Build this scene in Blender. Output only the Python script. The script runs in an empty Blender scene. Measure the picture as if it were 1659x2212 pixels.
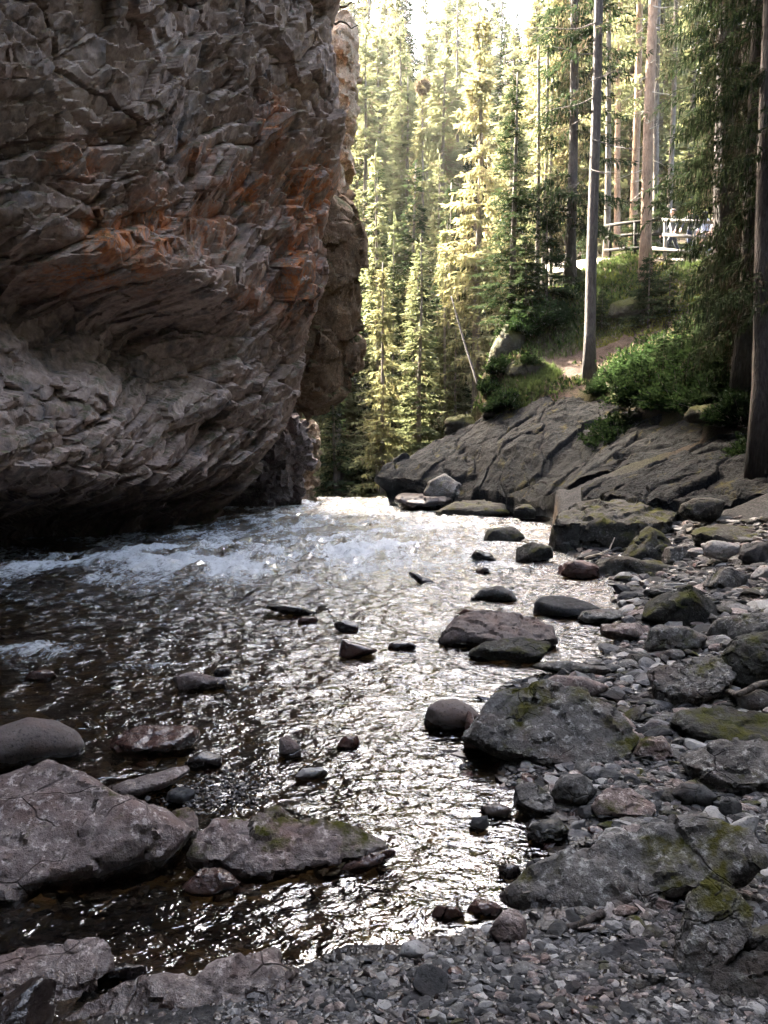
import bpy, bmesh, math, random
import numpy as np
from mathutils import Vector

# ------------------------------------------------------------------ camera, sky, sun, exposure
SC = bpy.context.scene
COL = SC.collection
FPX, CX, CY = 1800.0, 829.5, 1106.0          # photograph measured on a 1659 x 2212 sheet
PITCH = math.radians(4.0)
EYE = 1.7
cam_d = bpy.data.cameras.new('camera')
cam_d.sensor_fit = 'VERTICAL'
cam_d.sensor_height = 24.0
cam_d.lens = 24.0 * FPX / 2212.0
cam_d.clip_start = 0.05
cam_d.clip_end = 3000.0
cam = bpy.data.objects.new('camera', cam_d)
COL.objects.link(cam)
cam.location = (0, 0, EYE)
cam.rotation_euler = (math.radians(90) - PITCH, 0, 0)
SC.camera = cam

SUN_EL = math.radians(44.0)
SUN_AZ = math.radians(46.0)                  # ahead of due left
sun_vec = Vector((-math.cos(SUN_EL) * math.cos(SUN_AZ), math.cos(SUN_EL) * math.sin(SUN_AZ), math.sin(SUN_EL)))
world = bpy.data.worlds.new('World')
SC.world = world
world.use_nodes = True
wn = world.node_tree
wn.nodes.clear()
sky = wn.nodes.new('ShaderNodeTexSky')
sky.sky_type = 'NISHITA'
sky.sun_disc = False
sky.sun_elevation = SUN_EL
sky.sun_rotation = math.atan2(sun_vec.x, sun_vec.y)
sky.altitude = 0
sky.air_density = 1.3
sky.dust_density = 10.0
sky.ozone_density = 0.6
bg = wn.nodes.new('ShaderNodeBackground')
bg.inputs[1].default_value = 0.15
wo = wn.nodes.new('ShaderNodeOutputWorld')
wn.links.new(sky.outputs[0], bg.inputs[0])
wn.links.new(bg.outputs[0], wo.inputs[0])
sun_d = bpy.data.lights.new('sun', 'SUN')
sun_d.energy = 5.0
sun_d.angle = math.radians(0.6)
sun_d.color = (1.0, 0.93, 0.80)
sun = bpy.data.objects.new('sun', sun_d)
COL.objects.link(sun)
sun.rotation_euler = sun_vec.to_track_quat('Z', 'Y').to_euler()
sun.location = (-30, 20, 40)

SC.view_settings.view_transform = 'Standard'
SC.view_settings.look = 'None'
SC.view_settings.gamma = 1.0
SC.view_settings.exposure = 4.75
SC.render.engine = 'CYCLES'
SC.cycles.use_denoising = True
SC.cycles.max_bounces = 8
SC.cycles.diffuse_bounces = 3
SC.cycles.glossy_bounces = 3
SC.cycles.transmission_bounces = 4
SC.cycles.transparent_max_bounces = 8
SC.cycles.sample_clamp_indirect = 6.0
SC.cycles.caustics_reflective = False
SC.cycles.caustics_refractive = False

# ------------------------------------------------------------------ measuring
def ray(px, py):
    a = (px - CX) / FPX
    b = (CY - py) / FPX
    return np.array([a, math.cos(PITCH) + b * math.sin(PITCH), -math.sin(PITCH) + b * math.cos(PITCH)])
def at(px, py, d):
    r = ray(px, py)
    return np.array([0, 0, EYE]) + r * (d / r[1])
def at_z(px, py, z=0.0):
    r = ray(px, py)
    return np.array([0, 0, EYE]) + r * ((z - EYE) / r[2])

# ------------------------------------------------------------------ noise
def _hash(ix, iy, iz, seed):
    h = (ix * 374761393 + iy * 668265263 + iz * 2147483647 + seed * 1274126177) & 0xFFFFFFFF
    h = ((h ^ (h >> 13)) * 1274126177) & 0xFFFFFFFF
    h = ((h ^ (h >> 16)) * 2246822519) & 0xFFFFFFFF
    return ((h ^ (h >> 15)) & 0xFFFFFF) / float(0xFFFFFF)
def vnoise(p, seed=0):
    p = np.asarray(p, dtype=np.float64)
    i = np.floor(p).astype(np.int64)
    f = p - i
    f = f * f * f * (f * (f * 6 - 15) + 10)
    out = 0
    for dx in (0, 1):
        wx = f[:, 0] if dx else 1 - f[:, 0]
        for dy in (0, 1):
            wy = f[:, 1] if dy else 1 - f[:, 1]
            for dz in (0, 1):
                wz = f[:, 2] if dz else 1 - f[:, 2]
                out = out + wx * wy * wz * _hash(i[:, 0] + dx, i[:, 1] + dy, i[:, 2] + dz, seed)
    return out * 2 - 1
def fbm(p, seed=0, octaves=4, lac=2.03, gain=0.5):
    p = np.asarray(p, dtype=np.float64)
    a, s, t = 1.0, 0, 0
    for o in range(octaves):
        s = s + a * vnoise(p * (lac ** o) + 17.3 * o, seed + o)
        t += a
        a *= gain
    return s / t
def cells(q, seed=0, k=3):
    """2D cell pattern: for every point the random numbers of its cell, offset to its seed point, border distance"""
    q = np.asarray(q, dtype=np.float64)
    i = np.floor(q).astype(np.int64)
    n = len(q)
    best = np.full(n, 9e9)
    sec = np.full(n, 9e9)
    bx = np.zeros((n, 2))
    rid = np.zeros((n, k))
    for dx in (-1, 0, 1):
        for dy in (-1, 0, 1):
            cx, cy = i[:, 0] + dx, i[:, 1] + dy
            sx = cx + _hash(cx, cy, cx * 0, seed) * 0.9 + 0.05
            sy = cy + _hash(cx, cy, cx * 0 + 1, seed) * 0.9 + 0.05
            d = (q[:, 0] - sx) ** 2 + (q[:, 1] - sy) ** 2
            m = d < best
            sec = np.where(m, best, np.minimum(sec, d))
            best = np.where(m, d, best)
            bx[m, 0] = (q[:, 0] - sx)[m]
            bx[m, 1] = (q[:, 1] - sy)[m]
            for c in range(k):
                rid[m, c] = _hash(cx, cy, cx * 0 + 2 + c, seed)[m]
    return rid, bx, np.sqrt(sec) - np.sqrt(best)
def cells3(q, seed=0):
    q = np.asarray(q, dtype=np.float64)
    i = np.floor(q).astype(np.int64)
    best = np.full(len(q), 9e9); sec = np.full(len(q), 9e9)
    rid = np.zeros((len(q), 4)); off = np.zeros((len(q), 3))
    for dx in (-1, 0, 1):
        for dy in (-1, 0, 1):
            for dz in (-1, 0, 1):
                c = i + [dx, dy, dz]
                sp = np.stack([c[:, k] + 0.05 + 0.9 * _hash(c[:, 0], c[:, 1], c[:, 2], seed + 11 * k) for k in range(3)], 1)
                e = q - sp
                d = (e * e).sum(1)
                m = d < best
                sec = np.where(m, best, np.minimum(sec, d)); best = np.where(m, d, best)
                off[m] = e[m]
                for k in range(4):
                    rid[m, k] = _hash(c[m, 0], c[m, 1], c[m, 2], seed + 101 + 13 * k)
    return rid, off, np.sqrt(sec) - np.sqrt(best)
def sstep(a, b, x):
    t = np.clip((np.asarray(x, dtype=np.float64) - a) / (b - a), 0, 1)
    return t * t * (3 - 2 * t)

# ------------------------------------------------------------------ objects
def mesh_of(name, v, f, mats=(), smooth=None, mat_idx=None):
    me = bpy.data.meshes.new(name)
    v = np.asarray(v, dtype=np.float32)
    f = np.asarray(f, dtype=np.int32)
    n, k = f.shape
    me.vertices.add(len(v))
    me.vertices.foreach_set('co', v.ravel())
    me.loops.add(n * k)
    me.loops.foreach_set('vertex_index', f.ravel())
    me.polygons.add(n)
    me.polygons.foreach_set('loop_start', np.arange(0, n * k, k, dtype=np.int32))
    me.polygons.foreach_set('loop_total', np.full(n, k, dtype=np.int32))
    for m in mats:
        me.materials.append(m)
    if mat_idx is not None:
        me.polygons.foreach_set('material_index', np.asarray(mat_idx, dtype=np.int32))
    me.update(calc_edges=True)
    if smooth is None:
        me.polygons.foreach_set('use_smooth', np.zeros(n, dtype=bool))
    else:
        me.polygons.foreach_set('use_smooth', np.ones(n, dtype=bool))
        if smooth < 3:
            me.set_sharp_from_angle(angle=smooth)
    return me
def attr(me, name, vals):
    a = me.attributes.new(name, 'FLOAT', 'POINT')
    a.data.foreach_set('value', np.asarray(vals, dtype=np.float32))
def obj(name, me, parent=None, loc=None):
    o = bpy.data.objects.new(name, me)
    COL.objects.link(o)
    if parent is not None:
        o.parent = parent
    if loc is not None:
        o.location = loc
    return o
def tag(o, label=None, cat=None, group=None, kind=None):
    if label: o['label'] = label
    if cat: o['category'] = cat
    if group: o['group'] = group
    if kind: o['kind'] = kind
    return o
def empty(name, loc, rz=0.0):
    o = bpy.data.objects.new(name, None)
    o.empty_display_size = 0.2
    COL.objects.link(o)
    o.location = loc
    o.rotation_euler = (0, 0, rz)
    return o
def grid_faces(nr, nc):
    r = np.arange(nr - 1)[:, None] * nc
    c = np.arange(nc - 1)[None, :]
    a = (r + c).ravel()
    return np.stack([a, a + 1, a + nc + 1, a + nc], 1)
def tube(pts, rad, sides=8, cap=True):
    """returns verts, quads of a tube through pts"""
    pts = np.asarray(pts, dtype=np.float64)
    n = len(pts)
    rad = np.broadcast_to(np.asarray(rad, dtype=np.float64), (n,))
    tg = np.gradient(pts, axis=0)
    tg /= np.linalg.norm(tg, axis=1)[:, None] + 1e-9
    up = np.array([0.0, 0, 1.0]) if abs(tg[0][2]) < 0.9 else np.array([1.0, 0, 0])
    vs = []
    for i in range(n):
        s = np.cross(tg[i], up); s /= np.linalg.norm(s) + 1e-9
        t = np.cross(s, tg[i])
        a = np.arange(sides) * 2 * math.pi / sides
        vs.append(pts[i] + rad[i] * (np.cos(a)[:, None] * s + np.sin(a)[:, None] * t))
    v = np.concatenate(vs)
    f = []
    for i in range(n - 1):
        for j in range(sides):
            k = (j + 1) % sides
            f.append((i * sides + j, i * sides + k, (i + 1) * sides + k, (i + 1) * sides + j))
    if cap:
        v = np.concatenate([v, pts[:1], pts[-1:]])
        a, b = n * sides, n * sides + 1
        for j in range(sides):
            k = (j + 1) % sides
            f.append((a, k, j, a))
            f.append((b, (n - 1) * sides + j, (n - 1) * sides + k, b))
    return v, np.array(f)
def clean_quads(name, v, f, mats, smooth=None, mat_idx=None):
    """mesh_of for quads some of which are degenerate triangles (a, b, c, a)"""
    me = bpy.data.meshes.new(name)
    fs = [tuple(q[:3]) if q[0] == q[3] else tuple(q) for q in np.asarray(f).tolist()]
    me.from_pydata(np.asarray(v).tolist(), [], fs)
    for m in mats:
        me.materials.append(m)
    if mat_idx is not None:
        me.polygons.foreach_set('material_index', np.asarray(mat_idx, dtype=np.int32))
    if smooth is not None:
        me.polygons.foreach_set('use_smooth', np.ones(len(fs), dtype=bool))
    return me
def join(parts):
    vs, fs, o = [], [], 0
    for v, f in parts:
        vs.append(v); fs.append(np.asarray(f) + o); o += len(v)
    return np.concatenate(vs), np.concatenate(fs)

# ------------------------------------------------------------------ materials
class NT:
    def __init__(self, name):
        self.m = bpy.data.materials.new(name)
        self.m.use_nodes = True
        self.t = self.m.node_tree
        self.t.nodes.clear()
        self.out = self.t.nodes.new('ShaderNodeOutputMaterial')
    def n(self, kind, **kw):
        nd = self.t.nodes.new('ShaderNode' + kind)
        for k, v in kw.items():
            setattr(nd, k, v)
        return nd
    def l(self, a, b):
        self.t.links.new(a, b)
    def put(self, sock, v):
        if hasattr(v, 'is_output') or isinstance(v, bpy.types.NodeSocket):
            self.l(v, sock)
        else:
            if isinstance(v, (tuple, list)) and len(v) == 3 and sock.type == 'RGBA':
                v = (*v, 1)
            sock.default_value = v
    def coords(self, kind='Object', scale=(1, 1, 1), rot=(0, 0, 0)):
        c = self.n('TexCoord')
        mp = self.n('Mapping')
        mp.inputs['Scale'].default_value = scale
        mp.inputs['Rotation'].default_value = rot
        self.l(c.outputs[kind], mp.inputs['Vector'])
        return mp.outputs[0]
    def geo(self, what='Position'):
        return self.n('NewGeometry').outputs[what]
    def noise(self, vec, scale, detail=4, rough=0.6, dist=0.0):
        nd = self.n('TexNoise')
        self.l(vec, nd.inputs['Vector'])
        nd.inputs['Scale'].default_value = scale
        nd.inputs['Detail'].default_value = detail
        nd.inputs['Roughness'].default_value = rough
        nd.inputs['Distortion'].default_value = dist
        return nd.outputs['Fac']
    def voro(self, vec, scale, feature='F1', out='Distance'):
        nd = self.n('TexVoronoi', feature=feature)
        self.l(vec, nd.inputs['Vector'])
        nd.inputs['Scale'].default_value = scale
        return nd.outputs[out]
    def ramp(self, fac, stops, interp='LINEAR'):
        nd = self.n('ValToRGB')
        nd.color_ramp.interpolation = interp
        el = nd.color_ramp.elements
        while len(el) < len(stops):
            el.new(0.5)
        for e, (p, c) in zip(el, stops):
            e.position = p
            e.color = (*c, 1) if len(c) == 3 else c
        self.put(nd.inputs[0], fac)
        return nd.outputs[0]
    def rng(self, v, a, b, c=0.0, d=1.0):
        nd = self.n('MapRange')
        self.put(nd.inputs[0], v)
        for i, x in enumerate((a, b, c, d)):
            nd.inputs[i + 1].default_value = x
        return nd.outputs[0]
    def mix(self, fac, a, b, blend='MIX'):
        nd = self.n('Mix', data_type='RGBA', blend_type=blend)
        self.put(nd.inputs[0], fac)
        self.put(nd.inputs[6], a)
        self.put(nd.inputs[7], b)
        return nd.outputs[2]
    def math(self, op, a, b=0.0, c=None, clamp=False):
        nd = self.n('Math', operation=op, use_clamp=clamp)
        self.put(nd.inputs[0], a)
        self.put(nd.inputs[1], b)
        if c is not None:
            self.put(nd.inputs[2], c)
        return nd.outputs[0]
    def attr(self, name):
        return self.n('Attribute', attribute_name=name).outputs['Fac']
    def sep(self, v, i):
        nd = self.n('SeparateXYZ')
        self.l(v, nd.inputs[0])
        return nd.outputs[i]
    def rand(self):
        return self.n('ObjectInfo').outputs['Random']
    def bump(self, h, dist=0.02, strength=0.6, normal=None):
        nd = self.n('Bump')
        self.put(nd.inputs['Height'], h)
        nd.inputs['Distance'].default_value = dist
        nd.inputs['Strength'].default_value = strength
        if normal is not None:
            self.l(normal, nd.inputs['Normal'])
        return nd.outputs[0]
    def bsdf(self, col, rough=0.8, normal=None, spec=0.4):
        nd = self.n('BsdfPrincipled')
        self.put(nd.inputs['Base Color'], col)
        self.put(nd.inputs['Roughness'], rough)
        self.put(nd.inputs['Specular IOR Level'], spec)
        if normal is not None:
            self.l(normal, nd.inputs['Normal'])
        return nd.outputs[0]
    def done(self, surf):
        self.l(surf, self.out.inputs['Surface'])
        return self.m

def rock_mat(name, dark, mid, pale, moss=0.0, speck=0.35, wet=0.12, scale=1.0, bump=0.012, moss_col=(0.022, 0.028, 0.007)):
    """weathered stone: patchy tone, lichen specks, moss on upper sides, wet and dark just above the water"""
    T = NT(name)
    p = T.geo('Position')
    big = T.noise(p, 2.2 * scale, 5, 0.62)
    fine = T.noise(p, 17 * scale, 5, 0.7)
    col = T.ramp(T.math('ADD', T.math('MULTIPLY', big, 0.6), T.math('MULTIPLY', fine, 0.4)), [(0.36, dark), (0.5, mid), (0.64, pale)])
    col = T.mix(T.rng(T.rand(), 0, 1, 0.0, 0.35), col, T.mix(0.5, col, (mid[0] * 1.25, mid[1] * 1.05, mid[2] * 0.95)))
    hue = T.noise(p, 5.5 * scale, 3, 0.5)
    col = T.mix(T.rng(hue, 0.5, 0.72, 0, 0.55), col, (mid[0] * 1.15, mid[1] * 0.85, mid[2] * 0.75))
    sp = T.noise(p, 26 * scale, 6, 0.78)
    patch = T.noise(p, 4.5 * scale, 4, 0.65)
    m_sp = T.math('MULTIPLY', T.rng(sp, 0.53, 0.6), T.rng(patch, 0.38, 0.52, 0, speck))
    col = T.mix(m_sp, col, (pale[0] * 1.9, pale[1] * 1.92, pale[2] * 1.88))
    pit = T.rng(T.noise(p, 60 * scale, 3, 0.7), 0.36, 0.43, 0.45, 1.0)
    col = T.mix(1.0, col, pit, 'MULTIPLY')
    pd = T.n('Mapping'); pd.inputs['Scale'].default_value = (1, 1, 1.7); pd.inputs['Rotation'].default_value = (0.3, 0.25, 0); T.l(p, pd.inputs[0])
    wob = T.n('VectorMath', operation='ADD'); T.l(pd.outputs[0], wob.inputs[0])
    nzc = T.n('TexNoise'); nzc.inputs['Scale'].default_value = 4 * scale; T.l(p, nzc.inputs['Vector'])
    scl = T.n('VectorMath', operation='SCALE'); T.l(nzc.outputs['Color'], scl.inputs[0]); scl.inputs['Scale'].default_value = 0.25 / scale
    T.l(scl.outputs[0], wob.inputs[1])
    ck = T.rng(T.voro(wob.outputs[0], 3.2 * scale, 'DISTANCE_TO_EDGE'), 0.0, 0.018, 1, 0)
    ck = T.math('MULTIPLY', ck, T.rng(T.noise(p, 2.7 * scale, 2, 0.5), 0.5, 0.6))
    ck = T.math('MULTIPLY', ck, 1.0 if speck > 0.2 else 0.0)
    col = T.mix(T.math('MULTIPLY', ck, 0.7), col, (dark[0] * 0.25, dark[1] * 0.25, dark[2] * 0.25))
    rough = 0.82
    if moss > 0:
        nz = T.sep(T.geo('Normal'), 2)
        mn = T.noise(p, 3.6 * scale, 5, 0.7)
        mm = T.math('MULTIPLY', T.rng(nz, -0.05, 0.6), T.rng(mn, 0.62 - 0.22 * moss, 0.72 - 0.2 * moss))
        mc = T.mix(T.noise(p, 11 * scale, 3, 0.6), moss_col, (moss_col[0] * 2.3, moss_col[1] * 1.6, moss_col[2] * 1.3))
        col = T.mix(mm, col, mc)
    if wet > 0:
        z = T.sep(p, 2)
        wz = T.math('ADD', z, T.math('MULTIPLY', T.math('SUBTRACT', big, 0.5), 0.25))
        w = T.rng(wz, wet * 0.4, wet, 1.0, 0.0)
        col = T.mix(w, col, T.mix(1.0, col, (0.42, 0.38, 0.36), 'MULTIPLY'))
        rough = T.rng(w, 0, 1, 0.82, 0.22)
    h = T.math('ADD', T.math('MULTIPLY', T.noise(p, 9 * scale, 6, 0.7), 2.2), T.noise(p, 46 * scale, 4, 0.7))
    h = T.math('SUBTRACT', h, T.math('MULTIPLY', ck, 1.2))
    return T.done(T.bsdf(col, rough, T.bump(h, bump, 0.8), T.rng(w, 0, 1, 0.06, 0.5) if wet > 0 else 0.08))

M = {}
M['rock_pink'] = rock_mat('pink_grey_stone', (0.07054, 0.05526, 0.05116), (0.1286, 0.1039, 0.09605), (0.2007, 0.1716, 0.1608), 0.12, 0.9, 0.10)
M['rock_smooth'] = rock_mat('smooth_mauve_stone', (0.07616, 0.0636, 0.0586), (0.1096, 0.09238, 0.08426), (0.1496, 0.1312, 0.1209), 0.0, 0.12, 0.10, bump=0.005)
M['rock_grey'] = rock_mat('grey_stone', (0.04029, 0.03846, 0.03663), (0.07325, 0.06959, 0.06594), (0.1208, 0.1172, 0.1117), 0.18, 0.95, 0.08)
M['rock_mossy'] = rock_mat('mossy_grey_stone', (0.01578, 0.01578, 0.01431), (0.03155, 0.03051, 0.02734), (0.05467, 0.05258, 0.04946), 0.55, 0.8, 0.08)
M['rock_dark'] = rock_mat('dark_wet_stone', (0.0189, 0.0162, 0.0162), (0.0405, 0.03348, 0.03132), (0.0702, 0.0594, 0.0567), 0.0, 0.1, 0.5, bump=0.006)
M['rock_red'] = rock_mat('wet_reddish_stone', (0.05796, 0.0322, 0.02576), (0.1095, 0.06118, 0.05152), (0.1674, 0.1095, 0.0966), 0.0, 0.25, 0.35, bump=0.006)
M['rock_pale'] = rock_mat('pale_stone', (0.1315, 0.1264, 0.1214), (0.1922, 0.1872, 0.1795), (0.263, 0.2579, 0.2479), 0.0, 0.2, 0.0, bump=0.005)
M['rock_slate'] = rock_mat('slate_stone', (0.01874, 0.01874, 0.01927), (0.03479, 0.03479, 0.03533), (0.05888, 0.05888, 0.05888), 0.0, 0.3, 0.06, bump=0.005)
M['bedrock'] = rock_mat('dark_bedrock', (0.003262, 0.003586, 0.003978), (0.006848, 0.00732, 0.007956), (0.01435, 0.01574, 0.01711), 0.2, 0.7, 0.35, scale=0.55, bump=0.05, moss_col=(0.022, 0.024, 0.007))
M['pillar'] = rock_mat('brown_bedrock', (0.045, 0.03, 0.018), (0.13, 0.08, 0.042), (0.22, 0.15, 0.10), 0.6, 0.35, 0.0, scale=0.5, bump=0.06)
M['tan_rock'] = rock_mat('tan_bedrock', (0.16, 0.115, 0.075), (0.30, 0.22, 0.15), (0.42, 0.34, 0.25), 0.5, 0.4, 0.0, scale=0.6, bump=0.05)
M['moss_rock'] = rock_mat('moss_covered_stone', (0.02, 0.02, 0.016), (0.045, 0.042, 0.034), (0.08, 0.075, 0.065), 1.7, 0.3, 0.0, bump=0.04, moss_col=(0.018, 0.024, 0.005))
M['rock_pink_moss'] = rock_mat('mossy_pink_grey_stone', (0.07054, 0.05526, 0.05116), (0.1286, 0.1039, 0.09605), (0.2007, 0.1716, 0.1608), 0.5, 0.9, 0.10, moss_col=(0.024, 0.029, 0.007))
M['rock_grey_moss'] = rock_mat('mossy_grey_stone', (0.04379, 0.0418, 0.03981), (0.07962, 0.07564, 0.07167), (0.1313, 0.1274, 0.1214), 0.5, 0.9, 0.08, moss_col=(0.024, 0.029, 0.007))
# ------------------------------------------------------------------ terrain
BANK_PX = [  # photograph x, y, distance
    (1659, 2212, 2.42), (1400, 2212, 2.44), (1000, 2212, 2.46), (700, 2212, 2.47), (1659, 1950, 3.05), (1400, 2010, 2.93), (1250, 2060, 2.80),
    (1659, 1700, 4.0), (1420, 1700, 4.15), (1200, 1700, 4.22), (1659, 1500, 5.25), (1420, 1500, 5.6), (1200, 1480, 6.05), (1659, 1350, 7.0), (1450, 1300, 8.6), (1400, 1400, 6.9),
    (1659, 1200, 10.0), (1500, 1200, 11.5), (1420, 1210, 12.8), (1659, 1100, 12.0), (1659, 1000, 14.2), (1560, 935, 17.0), (1400, 905, 20.5),
    (1230, 1100, 17.5), (1150, 1095, 22.0), (1000, 1075, 25.0), (1380, 1010, 17.3), (1215, 1065, 18.8), (1300, 960, 20.5), (1150, 960, 23.5), (1000, 990, 25.5), (880, 1040, 26.5),
    (1290, 880, 23.6), (1270, 822, 25.4), (1180, 850, 25.4), (1100, 868, 26.2), (1040, 900, 27.2), (960, 942, 28.0),
    (1090, 800, 27.6), (1180, 755, 28.2), (1300, 738, 27.5), (1400, 715, 26.5), (1500, 690, 25.0), (1200, 622, 31.0), (1130, 660, 30.0),
    (1300, 572, 32.0), (1400, 600, 29.0), (1450, 625, 28.0), (1550, 605, 27.5), (1490, 560, 30.0), (1360, 557, 32.0), (1580, 562, 29.4), (1659, 566, 29.0),
    (1500, 540, 34.0), (1300, 548, 36.0), (1659, 535, 34.0), (1659, 640, 22.0), (1659, 800, 17.0)]
BANK_W = [(10, 14, 3.6), (14, 20, 7.0), (19, 29, 10.3), (20, 40, 12.0), (8, 40, 10.0), (6, 36, 7.6), (7.5, 7, 1.4), (6, 3, 0.7), (5, 0, 0.5), (0, 0, 0.04), (-3, 0, 0.05), (-6, 1, 0.1),
          (3, 1, 0.1), (-2, 5, 0.0), (-2, 10, 0.0), (-2, 16, 0.0), (-2, 24, 0.0), (1, 20, 0.0), (1.2, 8, 0.0), (10, 10, 2.6), (12, 4, 2.5)]
_pts = np.array([at(*p) for p in BANK_PX] + [np.array(p, float) for p in BANK_W])
def _k(r2):
    return 0.5 * r2 * np.log(r2 + 1e-9)
def _fit(P, lam=0.02):
    n = len(P)
    d2 = ((P[:, None, :2] - P[None, :, :2]) ** 2).sum(-1)
    A = np.zeros((n + 3, n + 3))
    A[:n, :n] = _k(d2) + lam * np.eye(n)
    A[:n, n] = 1; A[:n, n + 1:] = P[:, :2]
    A[n, :n] = 1; A[n + 1:, :n] = P[:, :2].T
    return np.linalg.solve(A, np.concatenate([P[:, 2], [0, 0, 0]]))
_w = _fit(_pts)
def tps(x, y):
    x = np.clip(x, -7, 21); y = np.clip(y, -1, 40)
    out = np.empty(len(x))
    for s in range(0, len(x), 20000):
        xs, ys = x[s:s + 20000], y[s:s + 20000]
        d2 = (xs[:, None] - _pts[None, :, 0]) ** 2 + (ys[:, None] - _pts[None, :, 1]) ** 2
        n = len(_pts)
        out[s:s + 20000] = _k(d2) @ _w[:n] + _w[n] + _w[n + 1] * xs + _w[n + 2] * ys
    return out
# right water edge as x over y, near water edge as y over x
_edge = [at_z(px, py) for px, py in [(1075, 2008), (1130, 1965), (1190, 1880), (1160, 1800), (1115, 1720), (1075, 1650), (1035, 1600), (1040, 1540), (1085, 1480), (1170, 1455), (1290, 1430), (1345, 1380), (1355, 1320), (1330, 1280), (1290, 1235), (1215, 1190), (1205, 1150), (1190, 1115)]]
_edge += [np.array([4.2, 25, 0]), np.array([3.0, 28, 0]), np.array([1.2, 33, 0])]
_ey = np.array([p[1] for p in _edge]); _ex = np.array([p[0] for p in _edge])
_o = np.argsort(_ey); _ey, _ex = _ey[_o], _ex[_o]
def x_water(y):
    return np.interp(y, _ey, _ex)
_near = [at_z(px, py) for px, py in [(-300, 2300), (0, 2240), (200, 2200), (400, 2140), (560, 2110), (690, 2080), (740, 2040), (860, 2040), (960, 2015), (1060, 2012), (1100, 1985)]]
_nx = np.array([p[0] for p in _near]); _ny = np.array([p[1] for p in _near])
def y_near(x):
    return np.interp(x, _nx, _ny)
# edge of the wooded bank above the gorge
_be = [at(*p) for p in [(1040, 900, 27.2), (1040, 850, 28.0), (1068, 750, 29.5), (1112, 640, 31.5), (1190, 610, 33.5)]]
_by = np.array([26.0] + [p[1] for p in _be] + [38.0, 45.0, 60.0]); _bx = np.array([2.6] + [p[0] for p in _be] + [8.5, 10.0, 12.0])
SLAB_A = [(803, 1034, 27.0), (840, 1005, 27.4), (900, 970, 28.0), (960, 940, 28.2), (1040, 900, 27.6), (1110, 868, 26.6), (1190, 846, 25.8), (1290, 866, 24.2), (1400, 880, 21.9), (1560, 896, 18.3), (1530, 950, 17.2), (1390, 1000, 17.6), (1225, 1058, 18.9), (1185, 1080, 20.2), (1110, 1078, 22.2), (1010, 1075, 24.0), (900, 1058, 25.6)]
SLAB_B = [(1250, 1056, 17.7), (1300, 1040, 17.6), (1400, 1008, 17.0), (1520, 958, 16.8), (1600, 918, 16.8), (1740, 925, 15.4), (1760, 1040, 12.6), (1600, 1075, 13.2), (1480, 1085, 14.0), (1400, 1085, 14.6), (1310, 1085, 15.6), (1268, 1080, 16.6)]
_sl = [np.array([at(*p)[:2] for p in S_]) for S_ in (SLAB_A, SLAB_B)]
def in_poly(x, y, poly):
    c = np.zeros(len(x), bool); dist = np.full(len(x), 9e9)
    for i in range(len(poly)):
        a, b = poly[i], poly[(i + 1) % len(poly)]
        cond = ((a[1] > y) != (b[1] > y)) & (x < (b[0] - a[0]) * (y - a[1]) / (b[1] - a[1] + 1e-12) + a[0])
        c ^= cond
        ab = b - a
        t = np.clip(((x - a[0]) * ab[0] + (y - a[1]) * ab[1]) / (ab @ ab), 0, 1)
        dist = np.minimum(dist, np.hypot(x - a[0] - t * ab[0], y - a[1] - t * ab[1]))
    return np.where(c, dist, -dist)
def ground_z(x, y, rough=True):
    x = np.atleast_1d(np.asarray(x, float)); y = np.atleast_1d(np.asarray(y, float))
    hb = tps(x, y) + np.clip(y - 40, 0, 200) * 0.30 + np.clip(x - 21, 0, 200) * 0.35
    drop = np.clip(np.interp(y, _by, _bx) - x, 0, 60) * 2.2 * sstep(26.5, 29, y)
    q = np.stack([x, y, x * 0], 1)
    hg = -6.0 * sstep(30.5, 36, y) + np.clip(y - 47, 0, 140) * 0.66
    hg = hg + np.minimum(np.clip(-6.5 - x, 0, 30) * 7.0, 56 - 22 * sstep(37, 41, y) - 15 * sstep(43.5, 47, y)) * sstep(25, 27, y)  # unseen canyon wall behind the cliff, raised to block sun and bright sky
    hg = hg + 0.5 * fbm(q * 0.25, 5, 3)
    h = np.where(y > 28, np.maximum(hb - drop, hg), hb)
    t = np.maximum(sstep(26.5, 29.5, y), (x < -6.2) * sstep(24, 26, y))
    h = hb * (1 - t) + np.maximum(hb - drop, np.where(x < -6.2, hg, np.minimum(hg, hb))) * t
    h = np.where(y > 40, np.maximum(hb - drop, hg), h)
    din = np.minimum(x_water(y) - x, y - y_near(x))
    river = (y < 33.5) & (din > 0) & ((x > -6.2) | (y < 25))
    bed = -0.34 * sstep(0.0, 1.3, din) - 0.02 + 0.07 * fbm(q * 1.7, 8, 3)
    h = np.where(river, np.minimum(h, bed), h)
    lowb = 0.015 + 0.06 * sstep(0.0, 0.5, -din)
    h = np.where((y < 33.5) & (din <= 0) & (x > -9), np.maximum(h, lowb), h)
    mm_ = (y > 11) & (y < 30) & (x > -2)
    if mm_.any():
        for pl_ in _sl:
            h[mm_] -= 0.8 * sstep(0.0, 0.6, in_poly(x[mm_], y[mm_], pl_))
    if rough:
        am = 0.02 + 0.10 * sstep(8, 26, y)
        h = h + am * fbm(q * (1.4), 3, 4)
    return h
def gz(x, y):
    return float(ground_z([x], [y])[0])
_fx = np.arange(-6, 12.01, 0.05); _fy = np.arange(1.2, 20.01, 0.05)
_FX, _FY = np.meshgrid(_fx, _fy)
_FZ = ground_z(_FX.ravel(), _FY.ravel()).reshape(_FX.shape)
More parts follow.
